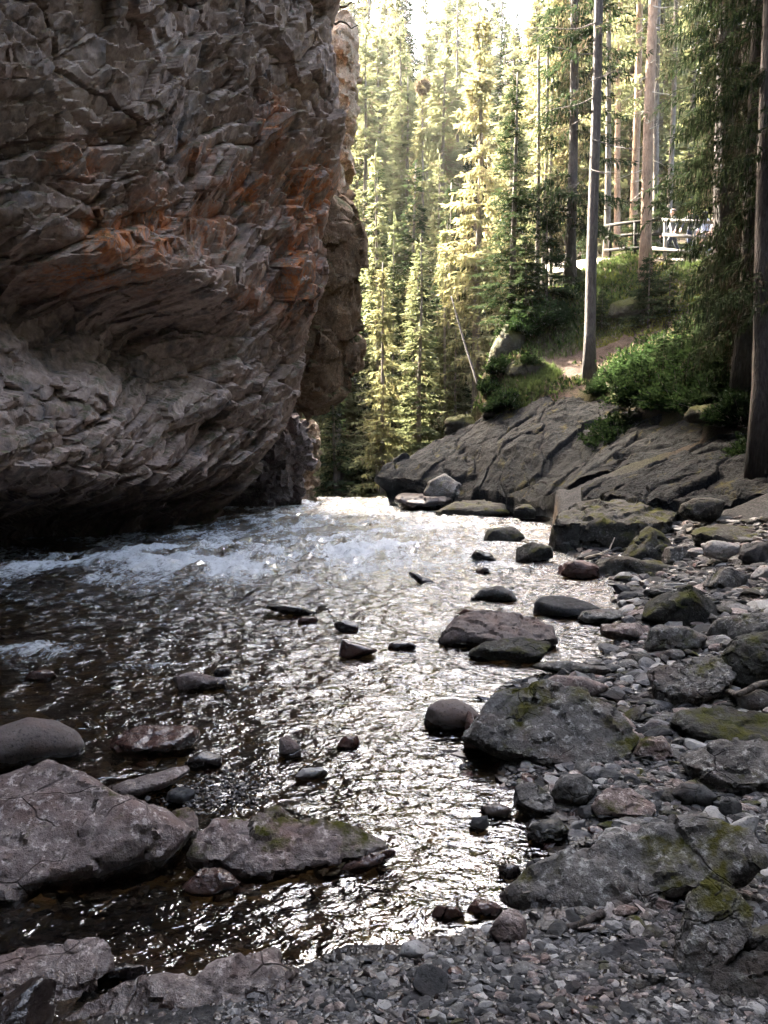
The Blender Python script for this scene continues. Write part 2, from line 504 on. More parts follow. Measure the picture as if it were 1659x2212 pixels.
def gfast(x, y):
    i = np.clip(((y - 1.2) / 0.05), 0, len(_fy) - 1.01); j = np.clip(((x + 6) / 0.05), 0, len(_fx) - 1.01)
    a, b = i.astype(int), j.astype(int); u, v = i - a, j - b
    return (_FZ[a, b] * (1 - u) + _FZ[a + 1, b] * u) * (1 - v) + (_FZ[a, b + 1] * (1 - u) + _FZ[a + 1, b + 1] * u) * v
def hit(px, py, zmin=0.0, d0=1.6, d1=19.0):
    """where a sight line meets the ground (or the water)"""
    d = np.exp(np.linspace(math.log(d0), math.log(d1), 900))
    r_ = ray(px, py)
    P = np.array([0, 0, EYE]) + r_[None] * (d / r_[1])[:, None]
    g = np.maximum(gfast(P[:, 0], P[:, 1]), zmin)
    b = np.nonzero(P[:, 2] <= g)[0]
    return P[b[0]] if len(b) else P[-1]

def axis(segs):
    out = []
    for a, b, st in segs:
        out.append(np.arange(a, b, st))
    return np.unique(np.round(np.concatenate(out), 4))
gx = axis([(-60, -12, 2.0), (-12, -3, 0.3), (-3, 5, 0.07), (5, 12, 0.13), (12, 22, 0.4), (22, 62, 2.0)])
gy = axis([(-12, 1.5, 0.5), (1.5, 6, 0.06), (6, 14, 0.09), (14, 36, 0.13), (36, 60, 0.5), (60, 172, 2.5)])
X, Y = np.meshgrid(gx, gy)
xx, yy = X.ravel(), Y.ravel()
zz = ground_z(xx, yy)
def to_px(x, y, z):
    v = np.stack([x, y, z - EYE], -1)
    c, s = math.cos(PITCH), math.sin(PITCH)
    f = np.maximum(v[..., 1] * c - v[..., 2] * s, 0.05); u = v[..., 1] * s + v[..., 2] * c
    return CX + FPX * v[..., 0] / f, CY - FPX * u / f
def blob(x, y, cx, cy, rx, ry, ang=0.0):
    c, s = math.cos(ang), math.sin(ang)
    dx, dy = x - cx, y - cy
    a, b = (dx * c + dy * s) / rx, (-dx * s + dy * c) / ry
    return np.exp(-(a * a + b * b))
# cover of the ground: bare soil where people walk, shingle by the water, moss and needles elsewhere
soil = np.zeros(len(xx)); moss = np.zeros(len(xx))
for px, py, d, rx, ry in [(1250, 745, 27.4, 2.6, 0.9), (1350, 735, 27.0, 1.8, 1.0), (1180, 775, 27.2, 1.2, 0.7), (1240, 800, 26.3, 1.6, 0.7), (1480, 650, 27.0, 0.7, 2.2), (1500, 600, 28.8, 0.9, 1.2), (1430, 700, 26.6, 1.2, 0.8), (1210, 840, 25.5, 1.0, 0.8)]:
    p = at(px, py, d)
    soil = np.maximum(soil, blob(xx, yy, p[0], p[1], rx, ry))
wood = sstep(20, 26, yy + 0.9 * np.clip(xx - 6, 0, 9))
wood = np.maximum(wood, sstep(1.1, 1.9, zz) * (xx > 3))
q3 = np.stack([xx, yy, zz], 1)
moss = wood * sstep(-0.25, 0.35, fbm(q3 * 0.6, 31, 4))
nt = NT('ground_cover')
p = nt.geo('Position')
n1 = nt.noise(p, 3.0, 6, 0.65); n2 = nt.noise(p, 24, 5, 0.7); n3 = nt.noise(p, 0.9, 4, 0.6)
gravel = nt.ramp(n2, [(0.3, (0.012, 0.012, 0.012)), (0.5, (0.032, 0.031, 0.031)), (0.7, (0.075, 0.073, 0.07))])
litter = nt.ramp(n2, [(0.3, (0.010, 0.008, 0.006)), (0.52, (0.024, 0.018, 0.013)), (0.72, (0.05, 0.038, 0.027))])
mossc = nt.ramp(nt.math('ADD', nt.math('MULTIPLY', n2, 0.5), nt.math('MULTIPLY', n3, 0.5)), [(0.36, (0.008, 0.012, 0.003)), (0.5, (0.02, 0.025, 0.006)), (0.64, (0.042, 0.044, 0.01))])
soilc = nt.ramp(n2, [(0.3, (0.028, 0.019, 0.015)), (0.55, (0.06, 0.042, 0.034)), (0.75, (0.095, 0.072, 0.06))])
bedc = nt.ramp(nt.noise(p, 7, 4, 0.6), [(0.34, (0.02, 0.014, 0.009)), (0.5, (0.085, 0.056, 0.03)), (0.62, (0.17, 0.11, 0.05)), (0.72, (0.22, 0.12, 0.075))])
col = nt.mix(nt.attr('wood'), gravel, litter)
col = nt.mix(nt.attr('moss'), col, mossc)
col = nt.mix(nt.math('MULTIPLY', nt.attr('soil'), nt.rng(n1, 0.3, 0.55), clamp=True), col, soilc)
col = nt.mix(nt.attr('bed'), col, bedc)
z = nt.sep(p, 2)
M['ground'] = nt.done(nt.bsdf(col, 0.92, nt.bump(nt.math('ADD', n1, nt.math('MULTIPLY', n2, 0.6)), 0.05, 0.9), 0.03))
gme = mesh_of('ground', np.stack([xx, yy, zz], 1), grid_faces(len(gy), len(gx)), [M['ground']], 3.1)
attr(gme, 'soil', np.clip(soil * 1.6, 0, 1)); attr(gme, 'moss', moss); attr(gme, 'wood', wood)
attr(gme, 'bed', sstep(0.03, -0.03, zz) * (yy < 33))
tag(obj('ground', gme), 'gravel bank rising to mossy forest floor beside the river', kind='structure')

# ------------------------------------------------------------------ river
wy = np.exp(np.linspace(math.log(2.2), math.log(34.0), 400))
wx = axis([(-16, -6, 0.12), (-6, -2.2, 0.05), (-2.2, 2.4, 0.026), (2.4, 7.5, 0.06)])
X, Y = np.meshgrid(wx, wy)
xx, yy = X.ravel(), Y.ravel()
q = np.stack([xx, yy, xx * 0], 1)
foam = np.zeros(len(xx)); surge = np.zeros(len(xx))
for px, py, rx, ry, amt, lift in [
    (60, 1228, 1.6, 0.75, 0.9, 0.05), (250, 1215, 1.3, 0.9, 1.25, 0.16), (400, 1228, 1.3, 0.75, 1.35, 0.17), (520, 1235, 1.0, 0.6, 1.1, 0.12), (330, 1195, 1.6, 0.8, 1.0, 0.12),
    (500, 1190, 1.5, 1.2, 0.95, 0.13), (640, 1205, 1.2, 0.9, 1.05, 0.15), (760, 1200, 1.2, 1.1, 1.2, 0.16), (830, 1185, 0.9, 1.2, 1.0, 0.12), (700, 1170, 1.8, 1.5, 0.85, 0.12),
    (620, 1130, 2.0, 2.2, 0.7, 0.12), (780, 1120, 2.0, 2.4, 0.7, 0.12), (560, 1095, 1.6, 2.5, 0.85, 0.16), (700, 1090, 2.0, 3.0, 0.75, 0.15), (820, 1085, 1.4, 2.5, 0.75, 0.14), (940, 1135, 1.4, 1.4, 0.55, 0.08),
    (1000, 1160, 1.2, 1.2, 0.45, 0.06), (1160, 1145, 0.7, 1.0, 0.5, 0.05),
    (30, 1405, 0.6, 0.36, 0.75, 0.05), (110, 1400, 0.5, 0.25, 0.5, 0.03), (60, 1300, 1.2, 0.5, 0.5, 0.05), (180, 1275, 1.4, 0.5, 0.45, 0.05), (330, 1275, 1.2, 0.4, 0.3, 0.04), (310, 1440, 0.35, 0.2, 0.6, 0.03), (130, 1350, 0.9, 0.35, 0.35, 0.03)]:
    c = at_z(px, py)
    up_ = py < 1260
    b = blob(xx, yy, c[0], c[1], rx * (1.25 if up_ else 1), ry * (1.2 if up_ else 1))
    foam = np.maximum(foam, b * amt) + 0.15 * b * amt
    surge = surge + b * lift * 0.55
calm = 1 - sstep(0.0, 0.9, np.minimum(x_water(yy) - xx, yy - y_near(xx)))
# ripples run across the current and stretch along it a little
wq = np.stack([xx * 1.0 + 0.25 * fbm(q * 0.8, 40, 2), yy * 1.25 + 0.3 * fbm(q * 0.7, 41, 2), xx * 0], 1)
amp = (0.012 + 0.016 * sstep(3, 8, yy) + 0.034 * sstep(8, 16, yy)) * (1 - 0.75 * calm)
rip = fbm(wq * 4.6, 42, 3, gain=0.55)
rdg = 1 - np.abs(vnoise(wq * 2.3, 47)) * 2
zw = amp * (1.2 * rip + 0.35 * rdg) + 0.06 * sstep(7, 14, yy) * fbm(q * 0.9, 44, 2)
lump = fbm(np.stack([xx * 2.2, yy * 1.6, xx * 0], 1), 45, 4, gain=0.6)
crest = fbm(np.stack([xx * 9, yy * 7, xx * 0], 1), 46, 3, gain=0.6)
zw = zw + surge * (0.55 + 0.9 * lump) + np.clip(foam, 0, 1.3) * 0.05 * crest * sstep(5, 10, yy)
zw = zw - 0.9 * np.clip(yy - 31.3 - 0.5 * fbm(q * 0.5, 48, 2), 0, 9) ** 1.3
streak = fbm(np.stack([xx * 2.6, yy * 1.1 - xx * 0.5, xx * 0], 1), 49, 5, gain=0.62)
broad = 0.72 * sstep(9.5, 12.5, yy - 0.25 * xx) * (0.6 + 0.4 * sstep(4.5, 1.0, xx))
foam = np.maximum(foam, broad)
fm = np.clip(foam * (0.75 + 1.3 * streak) - 0.2, 0, 1)
T = NT('river_water')
p = T.geo('Position')
mp = T.n('Mapping'); mp.inputs['Scale'].default_value = (1.0, 1.35, 1.0); T.l(p, mp.inputs[0])
w1 = T.noise(mp.outputs[0], 16, 3, 0.55, 0.8)
w2 = T.noise(mp.outputs[0], 5.5, 3, 0.6, 0.9)
w3 = T.voro(mp.outputs[0], 9.0, 'SMOOTH_F1')
far = T.rng(T.sep(p, 1), 3, 14, 0.026, 0.085)
h = T.math('ADD', T.math('MULTIPLY', w1, 0.45), T.math('ADD', T.math('MULTIPLY', w2, 1.0), T.math('MULTIPLY', w3, 0.5)))
bm_ = T.n('Bump'); T.l(h, bm_.inputs['Height']); T.l(far, bm_.inputs['Distance']); bm_.inputs['Strength'].default_value = 0.9
nrm = bm_.outputs[0]
fr = T.n('Fresnel'); fr.inputs['IOR'].default_value = 1.95; T.l(nrm, fr.inputs['Normal'])
gl = T.n('BsdfGlossy'); gl.inputs['Roughness'].default_value = 0.035; T.l(nrm, gl.inputs['Normal']); gl.inputs['Color'].default_value = (1, 1, 1, 1)
tr = T.n('BsdfTransparent'); tr.inputs['Color'].default_value = (0.64, 0.58, 0.47, 1)
mx = T.n('MixShader'); T.l(fr.outputs[0], mx.inputs[0]); T.l(tr.outputs[0], mx.inputs[1]); T.l(gl.outputs[0], mx.inputs[2])
fo = T.n('BsdfPrincipled'); fo.inputs['Base Color'].default_value = (0.66, 0.67, 0.68, 1); fo.inputs['Roughness'].default_value = 0.8; fo.inputs['Specular IOR Level'].default_value = 0.1
fb = T.noise(p, 30, 4, 0.7)
T.l(T.bump(fb, 0.05, 1.0), fo.inputs['Normal'])
tl = T.n('BsdfTranslucent'); tl.inputs['Color'].default_value = (0.75, 0.8, 0.84, 1)
fmx = T.n('MixShader'); fmx.inputs[0].default_value = 0.25; T.l(fo.outputs[0], fmx.inputs[1]); T.l(tl.outputs[0], fmx.inputs[2])
mp2 = T.n('Mapping'); mp2.inputs['Scale'].default_value = (1.0, 0.6, 1.0); T.l(p, mp2.inputs[0])
fn = T.noise(mp2.outputs[0], 11, 8, 0.8, 0.8)
fmask = T.rng(T.math('ADD', T.attr('foam'), T.math('MULTIPLY', T.math('SUBTRACT', fn, 0.5), 3.2)), 0.25, 1.0)
fmask = T.math('MULTIPLY', fmask, T.rng(T.attr('foam'), 0.02, 0.12), clamp=True)
m2 = T.n('MixShader'); T.l(fmask, m2.inputs[0]); T.l(mx.outputs[0], m2.inputs[1]); T.l(fmx.outputs[0], m2.inputs[2])
M['water'] = T.done(m2.outputs[0])
wf = grid_faces(len(wy), len(wx))
win = np.minimum(x_water(yy) - xx, yy - y_near(xx)) > -0.45
wf = wf[win[wf].all(1)]
wme = mesh_of('river', np.stack([xx, yy, zw], 1), wf, [M['water']], 3.1)
attr(wme, 'foam', fm)
tag(obj('river', wme), 'fast shallow mountain river running to the lip of a fall', kind='structure')

# ------------------------------------------------------------------ the overhanging cliff on the far side of the water
SIL = np.array([(1215, 380), (1190, 415), (1150, 468), (1100, 500), (1060, 535), (1000, 572), (950, 602), (900, 636), (850, 642), (800, 648), (700, 668), (600, 690), (500, 692), (430, 702), (340, 735), (250, 745), (150, 735), (80, 726), (0, 720), (-200, 715), (-500, 715), (-900, 700)], float)[::-1]
def d_right(py): return np.interp(py, [-900, 0, 300, 600, 900, 1000, 1080, 1150, 1215], [17.0, 18.6, 19.5, 20.5, 21.0, 20.8, 20.5, 20.0, 20.0])
def d_left(py): return np.interp(py, [-900, 0, 250, 450, 600, 700, 800, 900, 1000, 1040, 1090, 1150, 1215], [11.5, 11.8, 12.0, 12.2, 12.4, 12.9, 13.0, 12.6, 12.2, 12.5, 13.3, 14.2, 14.6])
rows = axis([(-2600, -900, 60), (-900, -40, 16), (-40, 1215, 3.6)])
tcol = axis([(-3.4, -1.2, 0.12), (-1.2, -0.06, 0.03), (-0.06, 1.0, 0.0032), (1.0, 1.5, 0.012)])
PY, TT = np.meshgrid(rows, tcol, indexing='ij')
py, tt = PY.ravel(), TT.ravel()
def pix(px, py, d):
    a = (px - CX) / FPX; b = (CY - py) / FPX
    ry = math.cos(PITCH) + b * math.sin(PITCH)
    rz = -math.sin(PITCH) + b * math.cos(PITCH)
    return np.stack([a * d / ry, d + 0 * a, EYE + rz * d / ry], -1)
L = pix(0 * py, py, d_left(py))
R = pix(np.interp(py, SIL[:, 0], SIL[:, 1]), py, d_right(py))
tc = np.minimum(tt, 1.0)
RL = np.where((tt < 0)[:, None], np.array([3.6, 7.6, 0.0]), R - L)
P = L + RL * tc[:, None]
over = np.clip(tt - 1.0, 0, 1)
o1 = np.clip(over / 0.25, 0, 1); o2 = np.clip((over - 0.25) / 0.25, 0, 1)
P = P + o1[:, None] * np.stack([-0.09 * 5 + 0 * o1, 5.0 + 0 * o1, 0 * o1], 1) * 1.0 + (P - [0, 0, EYE]) * 0.0 + o1[:, None] * np.stack([P[:, 0] / P[:, 1] * 5.0, 0 * o1, 0 * o1], 1) + o2[:, None] * np.array([-6.0, 2.0, 0.0])
nrm = np.array([0.83, -0.5, -0.12])
S = tt * 13.0; V = P[:, 2] + 0.0
u0 = S + 0.25 * fbm(P * 0.5, 70, 2); v0 = V - 0.30 * S + 0.35 * fbm(P * 0.35, 71, 3)      # beds dip to the left
disp = 0.55 * fbm(np.stack([S * 0.16, V * 0.22, S * 0], 1), 72, 2)
# hollow in the lower left, beak of rock above the water
bl = lambda s, v, rs, rv: np.exp(-((S - s) / rs) ** 2 - ((V - v) / rv) ** 2)
disp = disp - 1.0 * bl(1.5, 3.9, 4.6, 0.75) - 0.5 * bl(6.0, 3.6, 2.0, 0.8) + 0.55 * bl(3.5, 4.9, 6.0, 0.45) - 0.9 * bl(3.0, 0.2, 9.0, 0.55) + 0.25 * bl(6.5, 1.6, 3.0, 0.5)
# bedding ledges: each bed leans out then is cut back
for per, am, sd in ((1.55, 0.34, 73), (0.62, 0.13, 74)):
    ph = v0 / per + 0.5 * fbm(np.stack([u0 * 0.35, v0 * 0.35, u0 * 0], 1), sd, 3)
    fr_ = ph - np.floor(ph)
    w = _hash(np.floor(ph).astype(np.int64), np.floor(ph).astype(np.int64) * 0, np.floor(ph).astype(np.int64) * 0, sd)
    patchy = sstep(-0.3, 0.4, fbm(np.stack([u0 * 0.3, v0 * 0.5, u0 * 0], 1), sd + 5, 2))
    disp = disp + am * (0.4 + 0.9 * w) * patchy * (sstep(0.0, 0.10, fr_) * (0.75 - 0.6 * fr_) - 0.2)
# broken blocks of three sizes, each with a tilt of its own
for (su, sv, off, tilt, sd) in ((2.0, 0.9, 0.19, 0.26, 75), (0.85, 0.5, 0.10, 0.19, 76), (0.34, 0.24, 0.03, 0.06, 77)):
    wu = u0 + 0.2 * su * fbm(np.stack([u0 / su, v0 / sv, u0 * 0], 1) * 1.3, sd + 20, 3)
    wv = v0 + 0.2 * sv * fbm(np.stack([u0 / su, v0 / sv, u0 * 0 + 5], 1) * 1.3, sd + 21, 3)
    rid, bx, bd = cells(np.stack([wu / su + 0.35 * wv / sv, wv / sv], 1), sd, 4)
    disp = disp + off * (rid[:, 0] - 0.5) * 2 + tilt * ((rid[:, 1] - 0.5) * 2 * bx[:, 0] + (rid[:, 2] * 0.9 + 0.25) * bx[:, 1]) - off * 0.5 * sstep(0.10, 0.0, bd) * (rid[:, 3] > 0.45)
disp = disp + 0.03 * fbm(P * 3.2, 78, 4, gain=0.6)
fade = 1 - 0.55 * sstep(0.93, 1.0, tt)
P = P + nrm * (disp * fade)[:, None]
lean_ = np.clip(P[:, 2] - 11.0, 0, 7.0) * (1.0 - 0.55 * np.clip(tt, 0, 1)) * (1 - np.clip(over * 4, 0, 1))  # unseen upper cliff leaned out over the river to cut skylight
P[:, 0] += 0.95 * lean_; P[:, 1] -= 0.25 * lean_
over_top = np.clip(P[:, 2] - 19.0, 0, None)
P[:, 2] -= over_top * 0.8; P[:, 0] -= over_top * 1.2
# stain masks that belong to the stone
och = np.zeros(len(py))
PXs, PYs = to_px(P[:, 0], P[:, 1], P[:, 2])
for px, yy_, rx, ry, am in [(640, 590, 45, 90, 1.2), (670, 420, 70, 90, 0.9), (240, 520, 90, 60, 0.9), (190, 590, 110, 40, 0.9), (340, 500, 60, 90, 0.8), (450, 490, 60, 90, 0.6), (540, 410, 60, 60, 0.8), (165, 350, 60, 40, 0.7), (590, 270, 30, 60, 0.9), (420, 330, 40, 30, 0.6), (560, 640, 70, 50, 0.5), (300, 590, 60, 40, 0.7)]:
    och = np.maximum(och, 1.3 * am * np.exp(-((PXs - px) / rx) ** 2 - ((PYs - yy_) / ry) ** 2))
T = NT('cliff_stone')
p = T.geo('Position')
st = T.n('Mapping'); st.inputs['Scale'].default_value = (1, 1, 0.45); T.l(p, st.inputs[0])
n1 = T.noise(p, 0.8, 5, 0.6); n2 = T.noise(p, 7, 6, 0.68); n3 = T.noise(st.outputs[0], 2.0, 5, 0.65)
col = T.ramp(T.math('ADD', T.math('MULTIPLY', n1, 0.45), T.math('MULTIPLY', n2, 0.55)), [(0.34, (0.105, 0.077, 0.063)), (0.46, (0.255, 0.178, 0.138)), (0.56, (0.365, 0.265, 0.207)), (0.66, (0.47, 0.365, 0.295))])
col = T.mix(T.rng(n3, 0.52, 0.68, 0, 0.75), col, (0.085, 0.082, 0.083))
tan_ = T.rng(T.noise(p, 1.3, 4, 0.6), 0.55, 0.7, 0, 0.5)
col = T.mix(tan_, col, (0.20, 0.14, 0.08))
om = T.math('MULTIPLY', T.attr('ochre'), T.rng(T.noise(st.outputs[0], 3.4, 6, 0.78), 0.46, 0.56), clamp=True)
oc = T.ramp(T.noise(p, 9, 3, 0.6), [(0.35, (0.36, 0.10, 0.03)), (0.6, (0.55, 0.20, 0.065)), (0.75, (0.44, 0.22, 0.11))])
col = T.mix(T.math('MULTIPLY', om, 0.9), col, oc)
wetz = T.rng(T.sep(p, 2), 0.1, 1.5, 1, 0)
col = T.mix(wetz, col, T.mix(1.0, col, (0.34, 0.33, 0.31), 'MULTIPLY'))
nz = T.sep(T.geo('Normal'), 2)
mm = T.math('MULTIPLY', T.rng(nz, 0.1, 0.6), T.rng(T.noise(p, 3, 4, 0.7), 0.5, 0.62, 0, 0.7))
col = T.mix(mm, col, (0.055, 0.06, 0.02))
bh = T.math('ADD', T.math('MULTIPLY', T.noise(p, 5, 7, 0.7), 1.0), T.math('MULTIPLY', T.voro(p, 7, 'F1'), 0.35))
M['cliff'] = T.done(T.bsdf(col, 0.86, T.bump(bh, 0.05, 0.8), 0.12))
cme = mesh_of('cliff', P, grid_faces(len(rows), len(tcol)), [M['cliff']], math.radians(32))
attr(cme, 'ochre', och)
CLIFF_P = P[(tt > 0.01) & (tt < 0.97) & (py > 40) & (py < 1010)]
cliff = tag(obj('rock_cliff', cme), 'overhanging layered grey-brown rock cliff with orange lichen streaks above the river', 'cliff')
# ------------------------------------------------------------------ rocks
_ico = {}
def ico(level):
    if level not in _ico:
        bm = bmesh.new()
        bmesh.ops.create_icosphere(bm, subdivisions=level, radius=1.0)
        bm.verts.ensure_lookup_table()
        v = np.array([x.co[:] for x in bm.verts])
        f = np.array([[x.index for x in q.verts] for q in bm.faces])
        bm.free()
        _ico[level] = (v / np.linalg.norm(v, axis=1)[:, None], f)
    return _ico[level]
def rough_up(P, f, amp, freq, seed, octaves=4):
    n = np.zeros_like(P)
    a, b, c = P[f[:, 0]], P[f[:, 1]], P[f[:, 2]]
    fn = np.cross(b - a, c - a)
    for k in range(3):
        np.add.at(n, f[:, k], fn)
    n /= np.linalg.norm(n, axis=1)[:, None] + 1e-12
    return P + n * (amp * fbm(P * freq, seed, octaves, gain=0.58))[:, None]
def block_up(P, f, amp, size, seed, tilt=1.0, edge=0.5):
    """broken faces: cells of stone pushed in or out and tipped"""
    n = np.zeros_like(P)
    a, b, c = P[f[:, 0]], P[f[:, 1]], P[f[:, 2]]
    fn = np.cross(b - a, c - a)
    for k in range(3):
        np.add.at(n, f[:, k], fn)
    n /= np.linalg.norm(n, axis=1)[:, None] + 1e-12
    q = P / size
    q = q + 0.22 * np.stack([fbm(q * 1.6, seed + 30 + k, 2) for k in range(3)], 1)
    rid, off, bd = cells3(q, seed)
    t = ((rid[:, 1:4] - 0.5) * off).sum(1) * 2.0 * tilt
    return P + n * (amp * ((rid[:, 0] - 0.5) * 1.3 + t - edge * sstep(0.10, 0.0, bd)))[:, None]
def remesh(P, f, vox):
    me = mesh_of('tmp', P, f)
    o = bpy.data.objects.new('tmp', me)
    COL.objects.link(o)
    md = o.modifiers.new('r', 'REMESH'); md.mode = 'VOXEL'; md.voxel_size = float(vox)
    dg = bpy.context.evaluated_depsgraph_get(); dg.update()
    e = bpy.data.meshes.new_from_object(o.evaluated_get(dg))
    v = np.zeros(len(e.vertices) * 3); e.vertices.foreach_get('co', v)
    lt = np.zeros(len(e.polygons), dtype=np.int32); e.polygons.foreach_get('loop_total', lt)
    li = np.zeros(len(e.loops), dtype=np.int32); e.loops.foreach_get('vertex_index', li)
    if (lt == 4).all():
        q = li.reshape(-1, 4)
    else:
        q = np.array([list(p.vertices)[:3] + [list(p.vertices)[-1]] for p in e.polygons if len(p.vertices) >= 4])
    bpy.data.objects.remove(o); bpy.data.meshes.remove(me); bpy.data.meshes.remove(e)
    return v.reshape(-1, 3), q
def outline_rock(poly, contact=None, d=None, thick=0.8, seed=1, level=5, facets=9, tight=(0.72, 0.98), rough=0.035, top=None, box=2.6, sink=0.0, block=0.065, bsize=0.6):
    """solid stone whose outline, seen from the path, is poly; thick is its depth over its width"""
    poly = np.array(poly, float)
    c = 0.5 * (poly.min(0) + poly.max(0))
    if contact is None:
        contact = poly[:, 1].max() - 0.06 * (poly[:, 1].max() - poly[:, 1].min())
    W = poly[:, 0].max() - poly[:, 0].min()
    if d is None:
        d = hit(c[0], contact)[1]
    wid = W / FPX * d
    dep = wid * thick * 0.5
    C = at(c[0], c[1], d + dep * 0.5)
    k = (d + dep * 0.5) / (FPX * ray(c[0], c[1])[1])
    r0 = ray(*c); r0 = r0 / np.linalg.norm(r0)
    k *= 1.0 / np.dot(r0, np.array([0, math.cos(PITCH), -math.sin(PITCH)])) * 1.0
    rt = np.cross(r0, [0, 0, 1.0]); rt /= np.linalg.norm(rt)
    up = np.cross(rt, r0)
    rel = (poly - c) * [1, -1] * k
    th = np.arctan2(rel[:, 1], rel[:, 0]); rr = np.hypot(rel[:, 0], rel[:, 1])
    # radius of the outline along every direction (ray against its edges)
    v, f = ico(level)
    ang = np.arctan2(v[:, 2], v[:, 0]); s = np.hypot(v[:, 0], v[:, 2])
    rad = np.zeros(len(v))
    dx, dz = np.cos(ang), np.sin(ang)
    for i in range(len(rel)):
        a, b = rel[i], rel[(i + 1) % len(rel)]
        e = b - a
        den = dx * e[1] - dz * e[0]
        den = np.where(np.abs(den) < 1e-9, 1e-9, den)
        t = (a[0] * e[1] - a[1] * e[0]) / den
        u = (a[0] * dz - a[1] * dx) / den
        ok = (t > 0) & (u >= -1e-6) & (u <= 1 + 1e-6)
        rad = np.where(ok, np.maximum(rad, t), rad)
    # squarish section through the depth
    yb = v[:, 1]
    nrm_ = (s ** box + np.abs(yb) ** box) ** (1 / box)
    s2, y2 = s / nrm_, yb / nrm_
    L = np.stack([rad * s2 * dx, dep * y2, rad * s2 * dz], 1)
    rng = np.random.default_rng(seed)
    half = np.array([wid / 2, dep, (poly[:, 1].max() - poly[:, 1].min()) * k / 2])
    for i in range(facets):
        n = rng.normal(size=3) * [0.8, 1.1, 0.8]
        n[1] = -abs(n[1]) if i % 3 else n[1]
        n = n / half; n /= np.linalg.norm(n)
        sup = (L @ n).max()
        h = sup * rng.uniform(*tight)
        ex = np.clip(L @ n - h, 0, None)
        L = L - n * (ex * 0.94)[:, None]
    P = C + L[:, 0:1] * rt + L[:, 1:2] * r0 + L[:, 2:3] * up
    if top is not None:                      # a flat upper face sloping towards the viewer by so many degrees
        a = math.radians(top[0]); lean = math.radians(top[1]) if len(top) > 1 else 0
        n = np.array([math.sin(lean), -math.sin(a), math.cos(a)]); n /= np.linalg.norm(n)
        pl = C + up * half[2] * (top[2] if len(top) > 2 else 0.80)
        ex = np.clip((P - pl) @ n, 0, None)
        P = P - n * (ex * 0.93)[:, None]
    size = (half[0] * half[2]) ** 0.5
    if level >= 5:
        P, f = remesh(P, f, (P.max(0) - P.min(0)).max() / {5: 32, 6: 62, 7: 90}[level])
    P = rough_up(P, f, rough * 2.0 * size, 0.9 / size, seed + 100, 3)
    if block > 0 and rough > 0.016:
        P = block_up(P, f, block * size, bsize * size, seed + 60, edge=0.12)
        if level > 5:
            P = block_up(P, f, block * 0.5 * size, bsize * 0.4 * size, seed + 61, edge=0.1)
    P = rough_up(P, f, rough * 1.1 * size, 4.0 / size, seed + 200, 5)
    P[:, 2] -= sink
    return P, f
def add_rock(name, poly, label, mat, cat='boulder', group=None, parent=None, sharp=36, **kw):
    P, f = outline_rock(poly, **kw)
    base = np.array([0.5 * (P[:, 0].min() + P[:, 0].max()), 0.5 * (P[:, 1].min() + P[:, 1].max()), P[:, 2].min()])
    me = mesh_of(name, P - base, f, [M[mat]], math.radians(sharp))
    o = obj(name, me, parent, tuple(base))
    if parent is None:
        tag(o, label, cat, group)
    return o
def B(x0, y0, x1, y1, seed, skew=0.0):
    """a stone's outline inside a box, irregular"""
    r = random.Random(seed)
    n = 10
    out = []
    cx, cy, rx, ry = (x0 + x1) / 2, (y0 + y1) / 2, (x1 - x0) / 2, (y1 - y0) / 2
    ph = r.random() * 6.28
    for i in range(n):
        a = i / n * 2 * math.pi + r.uniform(-0.2, 0.2)
        k = r.uniform(0.86, 1.0)
        c, s = math.cos(a), math.sin(a)
        p = 2.7
        m = (abs(c) ** p + abs(s) ** p) ** (-1 / p)
        out.append((cx + rx * c * m * k + skew * s * m * rx, cy + ry * s * m * k))
    return out

# rock masses joined to the cliff or standing behind it
add_rock('rock_pillar', [(600, 930), (640, 918), (690, 890), (742, 860), (784, 790), (788, 650), (771, 520), (757, 412), (722, 398), (690, 430), (640, 470), (560, 560), (540, 800)],
         'dark brown hanging rock buttress with mossy cap at the end of the cliff', 'pillar', 'rock', d=23.2, thick=1.1, seed=3, level=7, facets=18, tight=(0.72, 0.95), rough=0.035, block=0.12, bsize=0.75)
add_rock('rock_outcrop', [(690, 100), (715, 85), (745, 92), (765, 130), (763, 210), (752, 300), (748, 400), (740, 470), (690, 480), (650, 300)],
         'sunlit tan rock edge with moss high up behind the cliff', 'tan_rock', 'rock', d=27.5, thick=1.6, seed=4, level=7, facets=8, rough=0.05, block=0.10, bsize=0.5)
add_rock('rock_outcrop', [(440, 1110), (500, 1010), (595, 950), (620, 915), (650, 930), (662, 990), (655, 1040), (645, 1095)],
         'pinkish rounded rock at the waterline below the hanging buttress', 'rock_pink', 'rock', d=26.0, thick=1.0, seed=5, level=6, facets=8, rough=0.07, block=0.2, bsize=0.5)
add_rock('rock_outcrop', [(620, 1100), (640, 950), (655, 910), (676, 905), (682, 960), (676, 1020), (668, 1062), (655, 1100)],
         'narrow tan rock face lit beside the misty gorge at the fall lip', 'tan_rock', 'rock', d=29.5, thick=2.0, seed=6, level=6, facets=6, rough=0.08, block=0.25, bsize=0.5)

